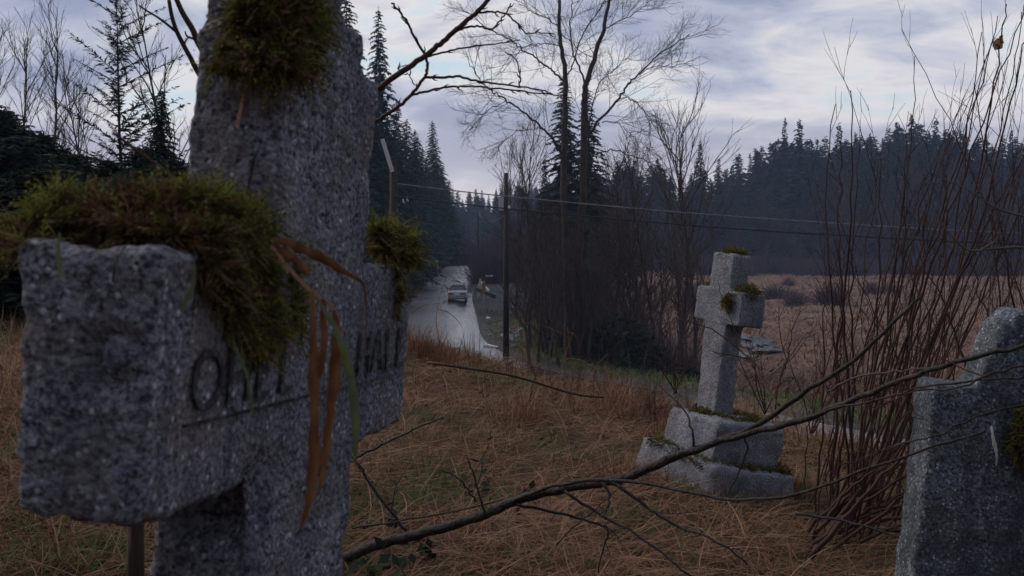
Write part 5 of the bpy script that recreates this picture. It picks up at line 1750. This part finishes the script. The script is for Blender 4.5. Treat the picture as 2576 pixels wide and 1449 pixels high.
for dx, dy in ((1014, 506), (1024, 502)):
    mb = MB(); q = P(dx, dy, 39.8); mb.tube([q + Vector((0, 0, 0.08)), q, q + Vector((0.05, 0, -0.08))], [0.02, 0.028, 0.02], 7)
    mb.build('insulator', M['porcelain'], pl)
mb = MB(); mb.tube([P(992, 458, 39.8), P(1020, 464, 39.8)], [0.03, 0.03], 6); mb.tube([P(992, 494, 39.8), P(1012, 497, 39.8)], [0.03, 0.03], 6)
mb.build('bracket', M['pole_wood'], pl)
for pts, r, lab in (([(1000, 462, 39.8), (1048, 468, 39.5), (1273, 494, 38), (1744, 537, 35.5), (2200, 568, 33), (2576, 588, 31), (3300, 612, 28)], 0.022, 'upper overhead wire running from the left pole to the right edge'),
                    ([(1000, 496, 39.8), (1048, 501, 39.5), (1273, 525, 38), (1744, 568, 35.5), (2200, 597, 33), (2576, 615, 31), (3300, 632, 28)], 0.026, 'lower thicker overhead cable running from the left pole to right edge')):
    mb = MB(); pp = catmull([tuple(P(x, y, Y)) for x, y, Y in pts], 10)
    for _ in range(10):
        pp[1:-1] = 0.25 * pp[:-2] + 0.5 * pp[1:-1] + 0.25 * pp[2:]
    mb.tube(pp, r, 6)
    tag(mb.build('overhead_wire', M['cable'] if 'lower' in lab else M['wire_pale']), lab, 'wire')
mb = MB(); pp = catmull([tuple(P(x, y, Y)) for x, y, Y in ((1204, 532, 172), (1208, 545, 150), (1216, 556, 125), (1226, 558, 100), (1243, 556, 80), (1260, 548, 66), (1272, 539, 58))], 6)
mb.tube(pp, np.linspace(0.05, 0.018, len(pp)), 5)
tag(mb.build('overhead_wire', M['twig_grey']), 'slack pale cable dipping between the two farther poles', 'wire')


# ------------------------------------------------------------------ the car
def loft(mb, rings, mi=0, cap=True):
    n = len(rings[0]); V = [p for r in rings for p in r]
    F = [[i * n + j, i * n + (j + 1) % n, (i + 1) * n + (j + 1) % n, (i + 1) * n + j] for i in range(len(rings) - 1) for j in range(n)]
    mb.add(V, F, mi)
    if cap:
        for r in (rings[0][::-1], rings[-1]):
            c = tuple(np.mean(np.array(r), axis=0))
            mb.add(list(r) + [c], [[k, (k + 1) % n, n] for k in range(n)], mi)


M['car_paint'] = mat('silver_paint', [(0.4, (0.40, 0.43, 0.48)), (0.6, (0.44, 0.47, 0.52))], 2, 0.28, spec=0.5, metal=0.35)
M['car_roof'] = mat('shaded_roof', [(0.4, (0.022, 0.014, 0.013)), (0.6, (0.035, 0.022, 0.02))], 8, 0.55)  # dark tone: the unlit, edge-on look of the roof put into its colour
M['glass'] = mat('window_glass', [(0.4, (0.02, 0.022, 0.025)), (0.6, (0.03, 0.032, 0.035))], 2, 0.05, spec=0.9)
M['tail'] = mat('tail_lamp', [(0.4, (0.22, 0.02, 0.012)), (0.6, (0.34, 0.035, 0.02))], 9, 0.2, spec=0.6)
M['rubber'] = mat('tyre_rubber', [(0.4, (0.010, 0.010, 0.011)), (0.6, (0.018, 0.018, 0.018))], 9, 0.8)
M['chrome'] = mat('dull_chrome', [(0.4, (0.35, 0.36, 0.38)), (0.6, (0.45, 0.46, 0.48))], 5, 0.25, metal=0.8)
M['plate'] = mat('licence_plate', [(0.4, (0.60, 0.62, 0.66)), (0.6, (0.7, 0.72, 0.75))], 9, 0.4)
cw = P(1150, 762, 98.5)
cw.z = road_level(98.5) + 0.03 + 0.06
car = thing('car', 'silver sedan with dark roof driving away on the wet road', 'car', cw, Matrix.Rotation(R(1.0), 3, 'Z'))


def ring(y, w, zb, zt, tuck=0.06):
    return [(-w + tuck, y, zb), (-w, y, zb + 0.12), (-w, y, (zb + zt) / 2), (-w + 0.03, y, zt - 0.10), (-w + 0.12, y, zt), (0, y, zt + 0.015), (w - 0.12, y, zt), (w - 0.03, y, zt - 0.10), (w, y, (zb + zt) / 2), (w, y, zb + 0.12), (w - tuck, y, zb)]


mb = MB()
loft(mb, [ring(0.0, 0.80, 0.36, 0.86), ring(0.06, 0.845, 0.26, 0.94), ring(0.4, 0.86, 0.22, 0.975), ring(1.0, 0.865, 0.2, 0.965), ring(2.0, 0.865, 0.2, 0.93), ring(3.3, 0.86, 0.2, 0.92), ring(4.2, 0.84, 0.22, 0.85), ring(4.6, 0.78, 0.32, 0.74)])
mb.build('body', M['car_paint'], car, local=True)
mb = MB()


def cab(y, w, z):
    return [(-w, y, z), (w, y, z)]


def hull(y0, y1, w0, y2, y3, w1, z0, z1):
    return [[(-w0, y0, z0), (w0, y0, z0), (w0, y1, z0), (-w0, y1, z0)], [(-w1, y2, z1), (w1, y2, z1), (w1, y3, z1), (-w1, y3, z1)]]


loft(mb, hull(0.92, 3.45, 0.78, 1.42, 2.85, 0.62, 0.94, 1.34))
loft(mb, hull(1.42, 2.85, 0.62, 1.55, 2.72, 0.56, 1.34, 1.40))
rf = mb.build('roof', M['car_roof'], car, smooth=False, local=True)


def pane(name, pts, m, par=car):
    b = MB(); pts = [Vector(p) for p in pts]
    nrm = (pts[1] - pts[0]).cross(pts[2] - pts[0]).normalized() * 0.012
    b.add([tuple(p - nrm * 0.3) for p in pts] + [tuple(p + nrm) for p in pts], [[0, 1, 2, 3], [4, 5, 6, 7], [0, 1, 5, 4], [1, 2, 6, 5], [2, 3, 7, 6], [3, 0, 4, 7]])
    return b.build(name, m, par, smooth=False, local=True)


pane('rear_window', [(-0.66, 1.00, 0.99), (0.66, 1.00, 0.99), (0.56, 1.37, 1.29), (-0.56, 1.37, 1.29)], M['glass'])
pane('windscreen', [(0.68, 3.33, 1.0), (-0.68, 3.33, 1.0), (-0.56, 2.93, 1.30), (0.56, 2.93, 1.30)], M['glass'])
for s_ in (-1, 1):
    pane('side_window', [(s_ * 0.755, 1.25, 1.0), (s_ * 0.755, 3.05, 1.0), (s_ * 0.645, 2.75, 1.28), (s_ * 0.645, 1.55, 1.28)][::s_], M['glass'])
    mb = MB(); mb.box((s_ * 0.56, -0.015, 0.72), (0.48, 0.06, 0.15)); mb.build('tail_light', M['tail'], car, smooth=False, local=True)
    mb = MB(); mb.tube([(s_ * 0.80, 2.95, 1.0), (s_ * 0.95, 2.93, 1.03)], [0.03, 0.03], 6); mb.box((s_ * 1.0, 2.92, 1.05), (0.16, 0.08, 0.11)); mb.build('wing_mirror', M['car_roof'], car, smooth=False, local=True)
    for yy in (0.85, 3.65):
        mb = MB(); prof = [(0.0, 0.31), (0.03, 0.32), (0.16, 0.32), (0.19, 0.31), (0.19, 0.19), (0.0, 0.19)]
        rings = []
        for a in range(20):
            an = a * 2 * math.pi / 20
            rings.append([(s_ * (0.66 + o_), yy + r_ * math.cos(an), 0.32 + r_ * math.sin(an)) for o_, r_ in prof])
        rings.append(rings[0]); loft(mb, rings, 0, False)
        w = mb.build('wheel', M['rubber'], car, local=True)
        mb = MB(); mb.tube([(s_ * 0.68, yy, 0.32), (s_ * 0.83, yy, 0.32), (s_ * 0.845, yy, 0.32)], [0.195, 0.195, 0.12], 16); mb.build('rim', M['chrome'], w, local=True)
mb = MB(); mb.box((0, -0.06, 0.50), (1.66, 0.14, 0.15)); mb.box((0, -0.05, 0.38), (1.56, 0.12, 0.1)); mb.build('rear_bumper', M['chrome'], car, smooth=False, local=True)
mb = MB(); mb.box((0, -0.02, 0.70), (0.34, 0.03, 0.17)); mb.build('licence_plate', M['plate'], car, smooth=False, local=True)
mb = MB(); mb.box((0, 2.4, 0.25), (1.4, 3.6, 0.14)); mb.build('underbody', M['rubber'], car, smooth=False, local=True)

# ------------------------------------------------------------------ roadside furniture
zr = lambda x, y: gz(x, y)
gr = thing('guard_rail', 'pale guard rail along the right road edge before the crest', 'guard rail', P(1206, 720, 112))
gpts = []
for y in np.linspace(106, 176, 15):
    j = int(np.argmin(np.abs(EDG[:, 1] - y))); q = EDG[j] - NRM_IN[j] * 0.55
    gpts.append((q[0], q[1], gz(q[0], q[1])))
mb = MB()
rings = []
for x, y, z in gpts:
    rings.append([(x, y, z + 0.48), (x - 0.05, y, z + 0.54), (x, y, z + 0.62), (x - 0.05, y, z + 0.70), (x, y, z + 0.76), (x + 0.02, y, z + 0.62)])
loft(mb, rings); mb.build('rail', M['galv'], gr, smooth=False)
for x, y, z in gpts[::2]:
    mb = MB(); mb.box((x + 0.12, y, z + 0.33), (0.14, 0.16, 0.9)); mb.build('post', M['wood_pale'], gr, smooth=False)
ge = thing('timber_barrier', 'dark timber barrier end angled off the road on pale posts', 'barrier', P(1222, 752, 101))
A = P(1199, 727.5, 104.0); B = P(1245, 746, 98.5)
mb = MB(); ax = (B - A); ang = math.atan2(ax.y, ax.x)
mb.box((A + B) / 2, (ax.length, 0.16, 0.34), (Matrix.Rotation(ang, 3, 'Z') @ Matrix.Rotation(-math.asin((B.z - A.z) / ax.length), 3, 'Y')))
mb.build('rail', M['rail_dark'], ge, smooth=False)
for f in (0.06, 0.42, 0.98):
    q = A + ax * f; z = gz(q.x, q.y)
    mb = MB(); mb.box((q.x, q.y + 0.16, (z + q.z + 0.25) / 2), (0.15, 0.13, q.z + 0.25 - z)); mb.build('post', M['wood_pale'], ge, smooth=False)
A = P(1210, 711, 112.0); B = P(1230, 733, 103)
mb = MB(); ax = (B - A); ang = math.atan2(ax.y, ax.x)
mb.box((A + B) / 2, (ax.length, 0.16, 0.24), (Matrix.Rotation(ang, 3, 'Z') @ Matrix.Rotation(-math.asin((B.z - A.z) / ax.length), 3, 'Y')))
bk = thing('timber_barrier', 'pale timber beam behind the striped marker', 'barrier', (A + B) / 2)
mb.build('rail', M['wood_pale'], bk, smooth=False)
for f in (0.1, 0.9):
    q = A + ax * f; z = gz(q.x, q.y)
    mb = MB(); mb.box((q.x, q.y + 0.16, (z + q.z) / 2), (0.14, 0.13, q.z - z + 0.1)); mb.build('post', M['wood_pale'], bk, smooth=False)
q = P(1217.5, 726, 101.0); z = gz(q.x, q.y)
hm = thing('hazard_marker', 'yellow and black striped hazard marker with orange top at barrier', 'marker', (q.x, q.y, z))
mb = MB(); mb.box((q.x, q.y + 0.08, (z + q.z) / 2), (0.09, 0.09, q.z - z + 0.8)); mb.build('post', M['wood_pale'], hm, smooth=False)
mb = MB(); mb.box((q.x, q.y, q.z), (0.32, 0.03, 0.98)); mb.build('board', M['yellow'], hm, smooth=False)
for k in range(5):
    zc_ = q.z - 0.40 + 0.2 * k
    mb = MB(); V = [(q.x - 0.16, q.y - 0.02, zc_ + 0.06), (q.x + 0.16, q.y - 0.02, zc_ - 0.12), (q.x + 0.16, q.y - 0.02, zc_ - 0.02), (q.x - 0.16, q.y - 0.02, zc_ + 0.16)]
    V += [(a_, b_ + 0.004, c_) for a_, b_, c_ in V]
    mb.add(V, [[0, 1, 2, 3], [7, 6, 5, 4], [0, 4, 5, 1], [1, 5, 6, 2], [2, 6, 7, 3], [3, 7, 4, 0]]); mb.build('stripe', M['black'], hm, smooth=False)
mb = MB(); mb.tube([(q.x, q.y, q.z + 0.49), (q.x, q.y, q.z + 0.56), (q.x, q.y, q.z + 0.66), (q.x, q.y, q.z + 0.7)], [0.05, 0.11, 0.10, 0.03], 10); mb.build('lamp', M['orange'], hm)
# white beam lying beyond, small yellow marker at crest, little sign left of road
q0, q1 = P(1222, 694.5, 128), P(1240, 693, 128)
mb = MB(); mb.box((q0 + q1) / 2, ((q1 - q0).length, 0.2, 0.14)); tag(mb.build('timber_beam', M['white_debris'], smooth=False), 'white beam lying on the pull-out behind the barrier', 'beam')
q = P(1209, 668, 168); z = gz(q.x, q.y)
ym = thing('road_marker', 'tiny yellow marker post at the right of the road crest', 'marker', (q.x, q.y, z))
mb = MB(); mb.box((q.x, q.y, (z + q.z) / 2), (0.08, 0.08, q.z - z)); mb.build('post', M['wood_pale'], ym, smooth=False)
mb = MB(); mb.box((q.x, q.y - 0.06, q.z), (0.34, 0.03, 0.34)); mb.build('board', M['yellow'], ym, smooth=False)
q = P(1101, 657, 150); z = gz(q.x, q.y)
ls = thing('small_sign', 'small pale sign on a post left of the far road', 'sign', (q.x, q.y, z))
mb = MB(); mb.box((q.x, q.y, (z + q.z) / 2), (0.09, 0.09, max(0.3, q.z - z))); mb.build('post', M['wood_pale'], ls, smooth=False)
mb = MB(); mb.box((q.x, q.y - 0.06, q.z + 0.1), (0.6, 0.03, 0.34)); mb.build('board', M['box_grey'], ls, smooth=False)
q = P(1187, 630, 215); z = gz(q.x, q.y)
hs = thing('distant_house', 'tiny pale house half hidden in the wood beyond the crest', 'house', (q.x, q.y, z))
mb = MB(); mb.box((q.x, q.y, z + 2.2), (5.0, 5.0, 4.4)); mb.build('wall', M['box_grey'], hs, smooth=False)
mb = MB(); mb.add([(q.x - 2.8, q.y - 2.8, z + 4.4), (q.x + 2.8, q.y - 2.8, z + 4.4), (q.x, q.y - 2.8, z + 6.4), (q.x - 2.8, q.y + 2.8, z + 4.4), (q.x + 2.8, q.y + 2.8, z + 4.4), (q.x, q.y + 2.8, z + 6.4)], [[0, 2, 5, 3], [1, 4, 5, 2], [0, 3, 4, 1]])
mb.add([(q.x - 2.8, q.y - 2.8, z + 4.4), (q.x + 2.8, q.y - 2.8, z + 4.4), (q.x, q.y - 2.8, z + 6.4)], [[0, 1, 2]]); mb.build('roof', M['rail_dark'], hs, smooth=False)

# rubble along the outside of the bend
def rock_mesh(seed):
    bm = bmesh.new(); bmesh.ops.create_icosphere(bm, subdivisions=2, radius=1.0)
    for v in bm.verts:
        v.co *= 1 + 0.35 * mnoise.noise(v.co * 1.3 + Vector((seed * 5, 0, 0)))
        v.co.z *= 0.8
    me = bpy.data.meshes.new('rock'); bm.to_mesh(me); bm.free(); me.materials.append(M['rock']); return me


rocks = [rock_mesh(k) for k in range(4)]
for k in range(60):
    if k < 30:
        px, py = 1210 + 95 * rng.random(), 745 + 130 * rng.random()
        px += (py - 745) * 0.12
    else:
        px, py = 1265 + 50 * rng.random(), 838 + 40 * rng.random()
    Y = (CZ - ROAD_Z) * FPX / (py - HOR); q = P(px, py, Y)
    if float(edge_dist(np.array([q.x]), np.array([q.y]))[0]) < 0.5:
        continue
    o = bpy.data.objects.new('rock', rocks[k % 4]); COL.objects.link(o)
    s_ = 0.08 + 0.16 * rng.random() ** 2
    o.location = (q.x, q.y, gz(q.x, q.y) + 0.04); o.scale = (s_ * 1.3, s_, s_); o.rotation_euler = (0, 0, rng.random() * 6)
    tag(o, 'wet grey rock on the gravel outside the road bend', 'rock', 'rocks on the gravel shoulder')
for px, py, sx_, lab in ((1235, 874, 0.42, 'bright white slab of debris on the outer edge of the bend'), (1228, 804, 0.14, 'small white scrap on the gravel beside the wet road')):
    Y = (CZ - ROAD_Z) * FPX / (py - HOR); q = P(px, py, Y)
    mb = MB(); mb.box((q.x, q.y, gz(q.x, q.y) + 0.12), (sx_ * 2, 0.3, 0.12), Matrix.Rotation(-0.4, 3, 'Z') @ Matrix.Rotation(0.15, 3, 'Y'))
    tag(mb.build('debris_slab', M['white_debris'], smooth=False), lab, 'debris')

# ------------------------------------------------------------------ damp evening air
hzm = bpy.data.materials.new('damp_air'); hzm.use_nodes = True
nt = hzm.node_tree; nt.nodes.clear()
pv = nt.nodes.new('ShaderNodeVolumePrincipled')
pv.inputs['Color'].default_value = (0.52, 0.67, 1.0, 1)
pv.inputs['Density'].default_value = 0.0004
pv.inputs['Anisotropy'].default_value = 0.2
ou = nt.nodes.new('ShaderNodeOutputMaterial'); nt.links.new(pv.outputs[0], ou.inputs['Volume'])
zlo = float(GZ.min()) - 1.5
mb = MB(); mb.box((0, 386, (zlo + 40) / 2), (5600, 880, 40 - zlo))
hb_ = stuff(mb.build('haze', hzm, smooth=False))
bpy.context.view_layer.update()
